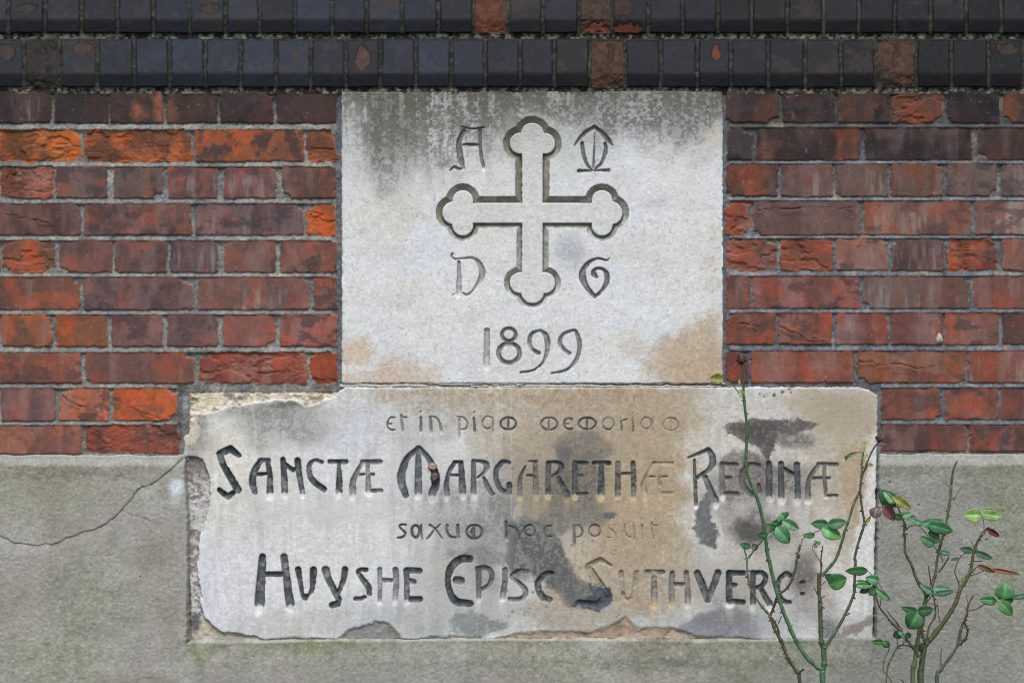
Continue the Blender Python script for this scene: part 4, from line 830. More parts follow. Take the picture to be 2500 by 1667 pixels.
# after carving: soot creeping over letters
cv.ell(1830, 1140, 60, 30, (104, 98, 92), .6, .6, 14, .9); cv.ell(1850, 1280, 50, 50, (96, 92, 88), .5, .7, 16, .8); cv.ell(1808, 1195, 40, 40, (112, 104, 98), .5, .6, 12, .7); cv.ell(1850, 1180, 24, 50, (108, 104, 100), .4, .6, 10, .7)
cv.poly([(1434, 1425), (1490, 1432), (1494, 1466), (1462, 1490), (1430, 1484), (1400, 1478), (1405, 1462), (1452, 1455)], (76, 80, 88), .85, 3, 4, .15)
# blown top left corner, cream fresh stone
tl = poly_sdf(X + cv.wx * 5 + cv.fine * 1.5, Y + cv.wy * 5 + cv.fine * 1.5, [(440, 925), (860, 925), (846, 944), (815, 965), (768, 990), (742, 992), (720, 978), (680, 974), (640, 978), (590, 990), (520, 1005), (478, 1012), (462, 1060), (440, 1070)])
tm = sstep(1.5, -2.5, tl); rg = ridge(X, Y, (60, 30), 5, 180); q = fbm(X, Y, 30, 5, 184)
H -= tm * (.0045 + np.abs(q) * .004 - np.floor(q * 2.5) * .0008); 
cream = np.zeros_like(cv.C) + np.array((200, 190, 168), dtype=np.float32); cream *= (1 + .10 * q + .08 * cv.fine)[..., None]
cv.C += (cream - cv.C) * (tm * .92)[..., None]; cv.mix(tm * sstep(.1, .6, q) * .5, (204, 190, 154)); cv.mix(tm * sstep(.0, .6, cv.mid) * .45, (150, 140, 122)); cv.mix(tm * sstep(.84, .96, rg) * .5, (96, 86, 70))
cv.mix(sstep(5, 1, np.abs(tl + 6)) * .35, (214, 206, 198))
# eroded left arris and lower left corner
le = poly_sdf(X + cv.wx * 5 + cv.fine * 2, Y + cv.wy * 5 + cv.fine * 2, [(440, 1112), (470, 1112), (498, 1128), (512, 1170), (511, 1240), (500, 1290), (486, 1330), (484, 1400), (488, 1470), (500, 1510), (540, 1538), (620, 1553), (660, 1575), (440, 1575)])
lm = sstep(2, -3, le); H -= lm * (.006 + np.abs(q) * .003 + rg * .0004)
cv.mix(lm * .55, (178, 174, 168)); cv.mix(lm * sstep(-.1, .35, cv.fine * .7 + cv.vf * .5 + cv.mid * .5) * .7, (104, 100, 96)); cv.mix(lm * sstep(1500, 1530, Y) * .6, (188, 168, 138))
cv.mix(sstep(2.5, -1.5, np.hypot((X - 476) / 10, (Y - 1520) / 20) * 3 - 3) * .7, (66, 68, 78)); cv.mix(sstep(1210, 1125, Y) * lm * .6, (112, 100, 92))
# flakes off the bottom edge
bt = np.full(X.shape, 1e9)
for pts in ([(815, 1572), (838, 1545), (860, 1532), (895, 1524), (915, 1512), (945, 1515), (975, 1545), (990, 1572)], [(1180, 1572), (1240, 1548), (1330, 1540), (1450, 1538), (1480, 1528), (1530, 1505), (1560, 1532), (1640, 1532), (1700, 1548), (1830, 1555), (1840, 1572)], [(600, 1572), (700, 1555), (820, 1560), (820, 1572)], [(960, 1572), (1050, 1552), (1180, 1553), (1180, 1572)]):
    bt = np.minimum(bt, poly_sdf(X + cv.wx * 4 + cv.fine * 1.5, Y + cv.wy * 4 + cv.fine * 1.5, pts))
bm = sstep(3, -8, bt); H -= bm * (.0028 + np.abs(q) * .002)
cv.mix(bm * .8 * (X < 1100), (122, 124, 120)); cv.mix(bm * .7 * (X > 1200), (160, 134, 108)); cv.mix(bm * sstep(.0, .6, cv.mid) * .4, (110, 96, 80))
cv.line([(1565, 1500), (1510, 1500), (1480, 1525)], .5, (130, 112, 90), .3)
cv.C *= (1 + .035 * cv.fine + .035 * cv.vf)[..., None]
top = np.interp(X, [445, 500, 830, 834, 1750, 1768, 2090, 2120, 2146], [945, 938, 938, 944, 944, 944, 944, 950, 966])
dd = np.minimum(np.minimum(X - np.interp(Y, [940, 1100, 1560], [448, 449, 466]), np.interp(Y, [940, 1100, 1560], [2144, 2142, 2132]) - X), np.minimum(Y - top, 1562 - Y)) + cv.fine * 1.3 + cv.wx * 1.2
H = H - .022 * sstep(1.2, -2.0, dd) - .0015 * sstep(5, 1, dd)
cl = lab[:-1, :-1].copy(); cl[(dd < -3.5)[:-1, :-1]] = -1
grid_parts(X, Y, H, cv.C, cl, specs, st2)
# ------------------------------------------------------------------ roses
M_cane = mat('rose_cane_bark', 500, .14, .5, .15, .0006, grain2=120, amt2=.15, spec=.4)
M_leaf = mat('rose_leaf', 420, .06, .45, .12, .0004, grain2=90, amt2=.10, spec=.45, trans=.22)
M_dry = mat('withered_flower', 700, .3, .9, .4, .0008, grain2=200, amt2=.2, spec=.1)
def at(px, py, d):
    k = S * (D - d) / D; return np.array(((px - CX) * k, -d, ZC + (CY - py) * k))
GREEN = (62, 112, 70); GREEN2 = (86, 124, 92); DK = (62, 70, 46); BROWN = (88, 72, 58); OLIVE = (96, 110, 62)
rt = random.Random(11)
def tube(pts, name, parent, thorns=0, nodes=0, m=None, tipcap=True, down=False):
    """pts [(px,py,depth,width px,colour)] smoothed into one continuous cane with its prickles"""
    A = [list(at(p[0], p[1], p[2])) + [p[3] * S * .58] + [v * .84 for v in p[4]] for p in pts]
    if down:
        b = list(A[0]); b[2] = -.03; b[0] += .01; mid = [(A[0][i] + b[i]) / 2 for i in range(len(b))]; mid[0] += .006; A = [b, mid] + A
    P = np.array(catmull(A, 7)); n = len(P); K = 9
    wob = np.array([[rt.uniform(-1, 1) * .0005 for _ in range(3)] for _ in range(n)]); 
    for i in range(1, n): wob[i] = wob[i - 1] * .6 + wob[i] * .4
    C = P[:, :3] + wob; R = P[:, 3] * (1 + .09 * np.array([rt.uniform(-1, 1) for _ in range(n)]))
    nd = set()
    for _ in range(nodes):
        i = rt.randrange(2, max(3, n - 2)); R[i] *= 1.28; R[i - 1] *= 1.12; nd.add(i)
    V = []; Cc = []; F = []
    t0 = C[1] - C[0]; up = np.array((0, 1, 0.)); 
    for i in range(n):
        t = C[min(i + 1, n - 1)] - C[max(i - 1, 0)]; t /= np.linalg.norm(t) + 1e-9
        a = np.cross(t, up); a /= np.linalg.norm(a) + 1e-9; b = np.cross(a, t)
        for k in range(K):
            an = 2 * math.pi * k / K; V.append(C[i] + (a * math.cos(an) + b * math.sin(an)) * R[i])
            cc = P[i, 4:7] * (1.0 if i not in nd else .82) * (1 + .10 * math.sin(i * .9 + k)) * rt.uniform(.9, 1.1); Cc.append(cc)
    for i in range(n - 1):
        for k in range(K): F.append((i * K + k, i * K + (k + 1) % K, (i + 1) * K + (k + 1) % K, (i + 1) * K + k))
    for end, i in ((-1, 0), (1, n - 1)):
        V.append(C[i] + (C[i] - C[i - end]) * .2); Cc.append(P[i, 4:7]); q = len(V) - 1
        for k in range(K):
            f = (i * K + k, i * K + (k + 1) % K, q, q); F.append(f)
    for _ in range(int(thorns * 1.7)):                       # prickles, slightly hooked downwards
        i = rt.randrange(3, n - 3) if n > 8 else rt.randrange(1, n - 1)
        t = C[i + 1] - C[i - 1]; t /= np.linalg.norm(t) + 1e-9
        a = np.cross(t, up); a /= np.linalg.norm(a) + 1e-9; b = np.cross(a, t)
        an = rt.choice([rt.uniform(-.6, .6), rt.uniform(2.6, 3.7), rt.uniform(3.6, 5.8)]); dr = a * math.cos(an) + b * math.sin(an)
        ln = rt.uniform(.0032, .0062); base = C[i] + dr * R[i] * .8; tip = base + dr * ln - t * ln * .35; s0 = len(V); rb = ln * .32
        sdv = np.cross(dr, t)
        for k in range(5):
            q = 2 * math.pi * k / 5; V.append(base + (t * math.cos(q) * 1.5 + sdv * math.sin(q) * .6) * rb); Cc.append(np.array((98, 84, 62)))
        V.append(tip); Cc.append(np.array((150, 104, 80)))
        for k in range(5): F.append((s0 + k, s0 + (k + 1) % 5, s0 + 5, s0 + 5))
    V = np.array(V); L = lin(np.array(Cc))
    # degenerate quads (caps, thorns) become triangles
    Q = [f for f in F if f[2] != f[3]]; T = [f[:3] for f in F if f[2] == f[3]]
    o = make_mixed(name, V, Q, T, L, m or M_cane, parent); return o
def make_mixed(name, V, Q, T, C, m, parent):
    me = bpy.data.meshes.new(name); V = np.asarray(V, dtype=np.float64)
    if parent is not None: V = V - np.array(parent.location)
    me.from_pydata(V.tolist(), [], [tuple(f) for f in Q] + [tuple(f) for f in T])
    a = me.color_attributes.new('tint', 'FLOAT_COLOR', 'POINT'); C4 = np.ones((len(V), 4), dtype=np.float32); C4[:, :3] = C
    a.data.foreach_set('color', C4.ravel()); me.polygons.foreach_set('use_smooth', [True] * len(me.polygons)); me.update()
    me.materials.append(m); o = bpy.data.objects.new(name, me); col.objects.link(o); o.parent = parent; return o
def leaf(b, t, w, d, colr, parent, fold=.25, curl=.15, tilt=0, serr=1.0, label=None, pt=.5, name='leaf', edge=None):
    """serrated rose leaflet: base b and tip t in photo px, width w px, distance d from the wall"""
    B = at(b[0], b[1], d); T_ = at(t[0], t[1], d + tilt); ax = T_ - B; L = np.linalg.norm(ax); ax = ax / L
    sd_ = np.cross(ax, np.array((0, -1, 0))); sd_ /= np.linalg.norm(sd_) + 1e-9; nr = np.cross(sd_, ax)
    if nr[1] > 0: nr = -nr
    nu, nv = 25, 9; V = []; Cc = []; Q = []
    ww = w * S * .56; lean = rt.uniform(-.35, .35)
    c0 = np.array(colr, dtype=float) * np.array((.99, 1.02, .90)) * rt.uniform(.84, 1.12); ce = np.array(edge if edge else colr, dtype=float) * np.array((.84, .88, .78))
    c0 = c0 + (c0.mean() - c0) * .14; ce = ce + (ce.mean() - ce) * .14
    spot = rt.uniform(0, 6)
    for i in range(nu):
        u = i / (nu - 1)
        hw = ww * (math.sin(math.pi * u ** (.80 if pt < .6 else 1.1)) ** .78) * (1 + .04 * math.sin(u * 9)) + .00012
        if 0 < i < nu - 1: hw *= 1 + (.07 * serr if i % 2 else -.05 * serr)
        for j in range(nv):
            v = (j / (nv - 1)) * 2 - 1
            veinp = abs(((u * 7 - abs(v) * 1.3) % 1) - .5) * 2
            z = abs(v) * hw * fold + .02 * hw * veinp - curl * L * (u - .5) ** 2 * 2 + lean * v * hw * .5 - (v * v) * hw * .10
            V.append(B + ax * (u * L + (0 if abs(v) < .9 else (.012 * L * (i % 2)))) + sd_ * v * hw + nr * z)
            cc = c0 + (ce - c0) * (abs(v) ** 2 * .7 + .3 * u)
            cc = cc * (1.35 if abs(v) < .08 and edge is None else 1.0) * (1 + .13 * (veinp > .8)) * (.93 + .1 * ((v > 0) == (lean > 0))) * (1 + .10 * math.sin(u * 11 + v * 5 + spot) * math.sin(v * 4 + spot * 2))
            Cc.append(cc)
    for i in range(nu - 1):
        for j in range(nv - 1): Q.append((i * nv + j, i * nv + j + 1, (i + 1) * nv + j + 1, (i + 1) * nv + j))
    o = make_mixed(name, V, Q, [], lin(np.array(Cc)), M_leaf, parent)
    so = o.modifiers.new('thickness', 'SOLIDIFY'); so.thickness = .0004
    if label: o['label'] = label
    return o
def cv_(win):                                       # window -> function giving photo px
    ox, oy, sc = win
    return lambda x, y: (ox + x / sc, oy + y / sc)
WB = cv_((1750,1100,5.2275)); WC = cv_((1750,1367,5.2275)); WD = cv_((1700,850,5.2267)); WE = cv_((2100,1050,5.2275)); WF = cv_((2100,1300,4.2725))
def path(win, pts, w0, w1, c0, c1, d0, d1):
    n = len(pts); out = []
    for i, p in enumerate(pts):
        t = i / max(1, n - 1); g_ = p[2] if len(p) > 2 else win
        q = g_(p[0], p[1]); out.append((q[0], q[1], d0 + (d1 - d0) * t, w0 + (w1 - w0) * t, tuple(np.array(c0) * (1 - t) + np.array(c1) * t)))
    return out
def flower(px, py, d, r, parent, label, seed):
    q = random.Random(seed); P = at(px, py, d); V = []; Q = []; Cc = []
    n, k = 7, 12
    for i in range(n + 1):
        th = math.pi * i / n
        for j in range(k):
            ph = 2 * math.pi * j / k; rr_ = r * S * (1 + q.uniform(-.28, .28))
            V.append(P + np.array((math.sin(th) * math.cos(ph), math.sin(th) * math.sin(ph) * .8, math.cos(th) * .85)) * rr_); Cc.append(np.array((72, 56, 50)) * q.uniform(.6, 1.5))
    for i in range(n):
        for j in range(k): Q.append((i * k + j, (i + 1) * k + j, (i + 1) * k + (j + 1) % k, i * k + (j + 1) % k))
    o = make_mixed('dead_flower', V, Q, [], lin(np.array(Cc)), M_dry, parent); o['label'] = label
    return o
def sepal(px, py, d, pts, parent, colr, w=3.0):
    P = [(px + a, py + b, d + .002 * i, w * (1 - i / (len(pts) + 1)) + .8, colr) for i, (a, b) in enumerate([(0, 0)] + pts)]
    return tube(P, 'sepal', parent, 0, 0, M_dry)

r1 = empty('rose_bush', tuple(at(WC(1350, 1568)[0], 2215, .24) * np.array((1, 1, 0))))
tag(r1, 'tall sparse rose bush with bare green canes crossing the right end of the inscription', 'rose bush', 'rose bushes growing against the wall')
# main left hand cane, from the fork up to the dead flower
tube(path(None, [(1290,1372,WC),(1180,1270,WC),(1090,1160,WC),(1000,1000,WC),(900,780,WC),(830,600,WC),(770,420,WC),(720,230,WC),(680,60,WC),(650,1330,WB),(625,1150,WB),(590,900,WB),(545,700,WB),(480,520,WB),(400,330,WB),(360,120,WB),(630,1500,WD),(635,1300,WD),(650,1050,WD),(620,760,WD),(603,600,WD)], 8.6, 5.6, (84,120,84), (64,108,58), .25, .22), 'cane', r1, 16, 5)['label'] = 'longest cane, arching left and then up to the dead flower'
tube(path(WD, [(603,610),(600,430),(590,300),(578,200)], 5.2, 3.2, (84,92,60), (92,60,52), .22, .22), 'cane', r1, 0, 1)
tube(path(WC, [(1352,1600),(1350,1420),(1370,1300),(1362,1150),(1330,1000),(1325,800),(1320,600),(1312,480),(1300,330),(1300,160)], 11.5, 7, (78,112,80), (86,82,58), .25, .24), 'cane', r1, 14, 4, down=True)['label'] = 'thick upright middle cane'
tube(path(WC, [(1352,1420),(1330,1385),(1290,1372),(1270,1362)], 8.5, 8.4, (78,112,80), (90,124,88), .25, .25), 'cane', r1)
tube(path(None, [(1378,1120,WC),(1500,930,WC),(1600,760,WC),(1700,560,WC),(1752,400,WC),(1760,200,WC),(1770,10,WC),(1760,1380,WB),(1800,1200,WB),(1872,970,WB),(1882,900,WB),(1850,700,WB),(1830,500,WB),(1850,340,WB),(1905,200,WB),(2170,1480,WD),(2250,1300,WD),(2330,1190,WD)], 6.8, 3.2, (84,104,72), (84,70,54), .25, .24), 'cane', r1, 10, 4)
tube(path(None, [(1340,200,WC),(1400,130,WC),(1520,1380,WB),(1600,1150,WB),(1640,1000,WB),(1680,900,WB),(1740,700,WB),(1800,560,WB),(1832,480,WB),(1850,250,WB),(2110,1480,WD),(2135,1300,WD)], 6.4, 3.4, (82,104,66), (96,128,84), .24, .23), 'cane', r1, 9, 3)
tube(path(WD, [(2135,1310),(2142,1250),(2150,1185)], 4.2, 2.4, (196,186,72), (206,196,90), .23, .23), 'cane', r1)['label'] = 'yellow bare tip of a cane'
tube(path(WC, [(1062,1600),(1010,1420),(900,1230),(830,1050),(750,900),(690,740),(682,700)], 7, 5.4, (74,78,52), (88,86,66), .24, .22), 'cane', r1, 14, 5, down=True)['label'] = 'thin dark brown cane at the left foot of the bush'
tube(path(None, [(682,710,WC),(560,570,WC),(430,360,WC),(390,150,WC),(385,0,WC),(385,1380,WB),(345,1230,WB)], 5, 2.6, (96,118,80), (92,118,86), .22, .2), 'cane', r1, 8, 3)
tube(path(None, [(682,705,WC),(740,560,WC),(780,450,WC),(880,370,WC),(940,290,WC),(1000,120,WC),(1020,0,WC),(1040,1300,WB),(1068,1190,WB)], 5, 5, (72,66,48), (88,116,80), .22, .23), 'cane', r1, 8, 3)
tube(path(WB, [(398,1372),(480,1260),(550,1180),(610,1110)], 3.2, 2.2, (90,100,72), (96,78,66), .21, .22), 'cane', r1, 2, 1)
tube(path(WC, [(705,735),(770,850),(798,960),(822,1045)], 4, 4, (88,72,58), (92,90,64), .22, .225), 'cane', r1, 2, 1)
tube(path(WC, [(785,815),(805,760),(825,712)], 2.4, 1.8, (86,84,84), (80,74,80), .22, .22), 'cane', r1)
tube(path(WC, [(1035,1445),(1070,1415),(1112,1385)], 4.4, 4.2, (78,80,56), (96,80,66), .24, .25), 'cane', r1)
tube(path(None, [(1315,330,WC),(1330,150,WC),(1332,20,WC),(1325,1420,WB),(1340,1300,WB),(1352,1215,WB)], 3.6, 2.6, (96,84,60), (84,66,60), .24, .24), 'cane', r1, 4, 2)
tube(path(WB, [(1318,1410),(1255,1310),(1225,1250),(1230,1200),(1270,1182)], 2.6, 1.6, (150,136,118), (120,128,90), .24, .24), 'cane', r1)
tube(path(WC, [(1300,470),(1270,400),(1235,345)], 2.8, 1.8, (92,98,60), (90,84,58), .24, .24), 'cane', r1)
tube(path(WC, [(1325,500),(1350,470),(1382,452)], 2.8, 1.8, (92,98,60), (90,84,58), .24, .25), 'cane', r1)
tube(path(WC, [(1310,335),(1360,295),(1430,245)], 1.7, 1.4, (80,80,60), (80,84,66), .24, .25), 'leaf_stalk', r1)
tube(path(WC, [(1640,700),(1668,690),(1698,672)], 4, 2.6, (96,84,62), (88,80,60), .25, .255), 'cane', r1)
# leaf stalks
LS = (100, 128, 98)
tube(path(WB, [(610,1105),(680,1050),(760,970),(830,900),(850,880)], 1.8, 1.3, (132,160,124), LS, .22, .24), 'leaf_stalk', r1)
tube(path(WB, [(1075,1190),(1100,1120),(1190,1070),(1300,1020),(1420,945)], 2.4, 1.4, (176,170,90), (84,66,58), .23, .25), 'leaf_stalk', r1)
tube(path(WB, [(380,1245),(440,1245),(500,1235)], 1.4, 1.1, (90,80,66), LS, .2, .21), 'leaf_stalk', r1)
tube(path(WD, [(600,640),(540,560),(450,465),(340,400)], 2.6, 1.6, (104,144,84), (150,160,90), .22, .25), 'leaf_stalk', r1)
tube(path(WD, [(2125,1322),(2050,1330),(1960,1335),(1900,1400)], 1.8, 1.2, (112,136,88), (88,104,66), .23, .24), 'leaf_stalk', r1)
tube(path(WB, [(1885,930),(1925,880),(1965,820)], 2.2, 1.4, (150,150,80), (140,120,88), .25, .26), 'leaf_stalk', r1)
G1 = (74,128,88); G2 = (88,142,104); G3 = (52,104,66); G4 = (104,150,116)
def lf(win, b, t, w, c, par, d=.25, **k): return leaf(win(*b), win(*t), w / (5.2275 if win is not WF else 4.2725), d, c, par, **k)
lf(WB,(850,890),(1050,1000),105,G2,r1,.25,fold=.5,edge=(118,158,110)); lf(WB,(870,880),(805,800),165,G1,r1,.245,curl=.3)
lf(WB,(835,915),(705,925),85,G3,r1,.24); lf(WB,(765,985),(640,940),60,G1,r1,.24,fold=.4); lf(WB,(760,975),(930,1180),165,G1,r1,.26,curl=.25)
lf(WB,(640,1095),(745,1000),70,(118,152,126),r1,.235,serr=.3); lf(WB,(645,1065),(525,1080),85,G3,r1,.25)
lf(WB,(435,1225),(295,1190),78,(62,112,86),r1,.21); lf(WB,(440,1230),(535,1215),82,(84,112,82),r1,.212,edge=(100,92,84))
lf(WB,(1425,935),(1203,930),105,G1,r1,.25); lf(WB,(1415,945),(1658,905),120,G2,r1,.262); lf(WB,(1340,985),(1590,1115),150,(96,156,98),r1,.255,curl=.2)
lf(WB,(1255,1075),(1095,1080),66,(90,146,92),r1,.24)
lf(WB,(1272,1188),(1245,1140),46,(112,148,100),r1,.24,serr=.3); lf(WB,(1278,1185),(1328,1172),40,(96,140,92),r1,.24,serr=.3); lf(WB,(1270,1192),(1252,1240),44,(104,120,76),r1,.24,serr=.3)
lf(WC,(1480,235),(1375,190),80,(60,96,68),r1,.25); lf(WC,(1420,300),(1662,230),180,(58,112,56),r1,.262,edge=(70,128,62),curl=.2)
lf(WD,(335,395),(178,385),120,(148,160,60),r1,.25,edge=(132,98,84),fold=.5); lf(WD,(560,475),(545,395),28,(170,150,80),r1,.23,serr=.2)
lf(WD,(592,640),(530,560),28,(150,186,130),r1,.23,serr=.1); lf(WD,(612,575),(550,530),34,(120,164,92),r1,.228,serr=.1)
lf(WD,(2060,1325),(1875,1400),34,(86,112,66),r1,.24,fold=.6); lf(WD,(1955,1345),(1900,1435),26,(80,98,58),r1,.242,fold=.6)
lf(WD,(2190,1395),(2140,1325),34,(150,180,124),r1,.235,serr=.1); lf(WD,(2190,1480),(2262,1490),36,(132,146,70),r1,.24,serr=.6); lf(WD,(2140,1568),(2195,1480),28,(130,170,110),r1,.235,serr=.1)
lf(WB,(2035,722),(2008,862),136,(134,106,104),r1,.262,serr=.25,label='round purplish brown leaf')
lf(WB,(1900,925),(1965,835),40,(140,142,66),r1,.256,serr=.8)
fx, fy = WD(570, 150)
fl = flower(fx, fy, .22, 11, r1, 'shrivelled brown dead flower on top of the longest cane', 3)
for pts in ([(14,-2),(30,-4)], [(-10,12),(-16,22)], [(10,14),(14,26),(6,32)], [(-8,-10),(-4,-16)], [(10,-8),(22,-10)]): sepal(fx, fy, .222, pts, r1, (96,76,64), 3.6)
fx, fy = WD(2338, 1150)
flower(fx, fy, .24, 9.5, r1, 'small black dead flower at the right edge of the inscribed stone', 6)
for pts in ([(8,-10),(14,-14)], [(10,-4),(17,-8)], [(-8,6),(-14,8)], [(6,14),(16,14)]): sepal(fx, fy, .242, pts, r1, (150,136,132), 2.2)

r2 = empty('rose_bush', tuple(at(WF(635, 1568)[0], 2215, .22) * np.array((1, 1, 0))))
tag(r2, 'bushier, leafier rose bush with forked thorny canes in front of grey render', 'rose bush', 'rose bushes growing against the wall')
tube(path(None, [(633,1600,WF),(640,1400,WF),(662,1250,WF),(680,1170,WF),(760,1080,WF),(900,890,WF),(1000,720,WF),(1045,590,WF),(1100,500,WF),(1150,400,WF),(1170,280,WF),(1190,180,WF),(1232,75,WF),(1520,1380,WE),(1560,1310,WE),(1598,1272,WE)], 12.5, 3.4, (84,92,56), (110,104,66), .2, .2), 'cane', r2, 20, 6, down=True)['label'] = 'thickest cane, leaning right towards the crimson bud'
tube(path(None, [(548,1600,WF),(570,1350,WF),(590,1200,WF),(622,1000,WF),(655,880,WF),(678,740,WF),(680,640,WF),(590,480,WF),(530,320,WF),(470,200,WF),(465,20,WF),(560,1340,WE),(560,1200,WE),(530,1100,WE),(480,980,WE),(440,930,WE)], 9.5, 2.6, (96,108,70), (88,92,60), .21, .2), 'cane', r2, 18, 5, down=True)
tube(path(WF, [(690,1160),(655,1080),(640,1000),(662,900)], 5, 6.5, (84,92,66), (104,116,86), .205, .21), 'cane', r2, 4, 1)
tube(path(None, [(690,650,WF),(720,625,WF),(750,560,WF),(790,400,WF),(803,280,WF),(845,100,WF),(875,0,WF),(1072,1330,WE),(1092,1200,WE),(1130,1000,WE),(1150,850,WE),(1160,710,WE)], 5.4, 5.6, (92,98,64), (88,118,72), .21, .2), 'cane', r2, 12, 4)
tube(path(WE, [(1158,720),(1172,600),(1200,470),(1242,392)], 5.2, 2.6, (92,84,64), (84,72,66), .2, .2), 'cane', r2, 0, 1)
tube(path(WE, [(1150,722),(1105,690),(1070,668),(1060,640)], 2.4, 1.5, (110,100,80), (150,144,130), .2, .2), 'cane', r2)
tube(path(WE, [(1170,875),(1210,850),(1245,800),(1290,715)], 2.8, 2.4, (100,108,72), (140,148,128), .2, .2), 'cane', r2, 1)
tube(path(WF, [(748,580),(730,470),(712,345)], 3.6, 2, (96,70,60), (92,70,66), .2, .2), 'cane', r2)
tube(path(WF, [(818,410),(870,345),(926,250)], 4.2, 3.2, (92,98,64), (78,70,58), .2, .2), 'cane', r2, 1)
tube(path(WF, [(862,312),(850,260),(780,150)], 1.6, 1.2, (100,108,80), (80,88,64), .2, .21), 'leaf_stalk', r2)
tube(path(WF, [(836,945),(820,860),(805,735)], 3.4, 2.2, (110,118,86), (136,140,108), .2, .2), 'cane', r2)
tube(path(WF, [(690,1160),(702,1060),(725,970),(782,860),(772,700),(756,640)], 4.4, 2.8, (104,104,80), (88,96,70), .2, .2), 'cane', r2, 4, 2)
tube(path(WF, [(690,735),(720,690),(765,650),(820,655),(840,660)], 2.2, 1.2, (84,80,60), (120,110,84), .2, .2), 'cane', r2)
tube(path(WF, [(800,1600),(850,1420),(1000,1200),(1052,1000),(1080,930),(1112,850),(1132,740),(1185,650)], 6.4, 3.4, (88,106,80), (116,76,66), .19, .2), 'cane', r2, 10, 5, down=True)['label'] = 'separate thin cane at the right of the bush'
tube(path(WF, [(1005,1192),(1092,1110),(1122,1020),(1100,965),(1085,925)], 4.6, 3.4, (74,66,56), (78,74,60), .19, .2), 'cane', r2, 3, 2)
tube(path(WF, [(1135,808),(1200,800),(1290,748),(1350,712),(1440,715)], 3.2, 1.3, (92,96,68), (80,66,60), .2, .21), 'cane', r2)
tube(path(WF, [(1130,730),(1112,680),(1110,625)], 2.8, 1.8, (110,120,84), (130,138,100), .2, .2), 'cane', r2)
tube(path(WF, [(848,1415),(842,1300),(852,1198)], 3, 2, (110,110,92), (100,92,84), .19, .19), 'cane', r2)
tube(path(WF, [(625,1300),(540,1180),(430,1040),(340,950),(260,850),(200,770),(168,668)], 5.4, 2.2, (92,102,68), (88,80,64), .21, .23), 'cane', r2, 6, 3)
tube(path(WF, [(440,1035),(400,960),(330,880),(280,808)], 3, 1.8, (88,66,58), (88,70,62), .215, .22), 'cane', r2, 3)
tube(path(WF, [(205,775),(215,720),(222,680)], 2.2, 1.4, (80,70,58), (80,70,58), .23, .23), 'cane', r2)
tube(path(WF, [(560,1215),(520,1185),(450,1172),(390,1192),(335,1290),(285,1410),(268,1600)], 3, 3.4, (96,92,70), (104,118,84), .21, .2), 'cane', r2, 5, 3)
tube(path(WF, [(388,1190),(388,1100)], 2.2, 1.6, (88,96,70), (90,110,80), .21, .21), 'leaf_stalk', r2)
tube(path(WF, [(440,1170),(458,1130),(455,1085)], 2, 1.4, (88,96,70), (90,110,80), .21, .21), 'leaf_stalk', r2)
tube(path(WF, [(300,1195),(288,1250),(248,1330),(240,1430),(290,1490),(355,1600)], 1.8, 3.2, (96,108,80), (120,128,100), .2, .2), 'cane', r2, 3, 2)
tube(path(WF, [(455,1600),(445,1550),(425,1525)], 3, 2, (90,72,64), (90,72,64), .2, .2), 'cane', r2)
tube(path(WF, [(1040,595),(1020,500),(990,420),(1000,340),(1050,250),(1110,208),(1180,205)], 3.4, 1.3, (104,120,84), (88,96,76), .2, .21), 'cane', r2, 2, 2)
tube(path(WF, [(1150,450),(1210,430),(1285,400)], 1.8, 1.4, (70,66,52), (90,66,50), .2, .21), 'leaf_stalk', r2)
tube(path(WF, [(1168,405),(1200,370),(1228,348)], 2.2, 1.8, (110,120,84), (100,76,56), .2, .21), 'cane', r2)
tube(path(WF, [(1170,295),(1225,298),(1272,296)], 2.4, 2, (84,84,60), (74,66,54), .2, .21), 'cane', r2)
tube(path(WE, [(590,1272),(640,1222),(740,1214),(855,1215)], 2.6, 1.4, (98,94,64), (84,70,54), .2, .22), 'leaf_stalk', r2)
tube(path(None, [(745,1215,WE),(830,1300,WE),(900,1400,WE),(1000,1560,WE),(800,170,WF),(860,290,WF)], 1.5, 1.3, (90,84,66), (96,110,80), .215, .21), 'leaf_stalk', r2)
tube(path(WE, [(592,1268),(575,1180),(530,1110),(480,990)], 2, 1.4, (96,92,66), (86,84,60), .2, .22), 'leaf_stalk', r2)
tube(path(WE, [(1582,1272),(1578,1180),(1550,1085)], 1.6, 1.2, (70,84,70), (90,120,90), .2, .22), 'leaf_stalk', r2)
tube(path(WE, [(1450,1500),(1432,1450),(1415,1410)], 2.6, 1.8, (130,130,120), (150,146,136), .2, .2), 'cane', r2)
tube(path(WE, [(300,975),(250,992),(205,1015)], 1.6, 1.2, (80,66,60), (100,76,70), .23, .25), 'leaf_stalk', r2)
tube(path(WF, [(85,400),(160,480),(215,560),(240,640)], 1.5, 1.2, (86,92,72), (84,88,66), .24, .24), 'leaf_stalk', r2)
tube(path(WE, [(440,950),(380,900),(330,930),(296,965)], 1.3, 1.2, (80,76,60), (80,66,60), .22, .23), 'leaf_stalk', r2)
D1 = (44,92,56); D2 = (62,112,78); D3 = (84,132,104)
lf(WE,(440,985),(262,765),185,D1,r2,.235,curl=.25,label='large dark green leaf'); lf(WE,(445,940),(300,785),85,(124,172,130),r2,.25,fold=.35)
lf(WE,(415,845),(655,1003),92,(142,148,62),r2,.26,fold=.5,label='yellowing leaf',edge=(150,138,56)); lf(WE,(470,850),(538,860),36,(72,110,80),r2,.23)
lf(WE,(296,955),(445,1150),120,(124,58,70),r2,.24,fold=.45,edge=(96,92,66),label='dark red folded leaf')
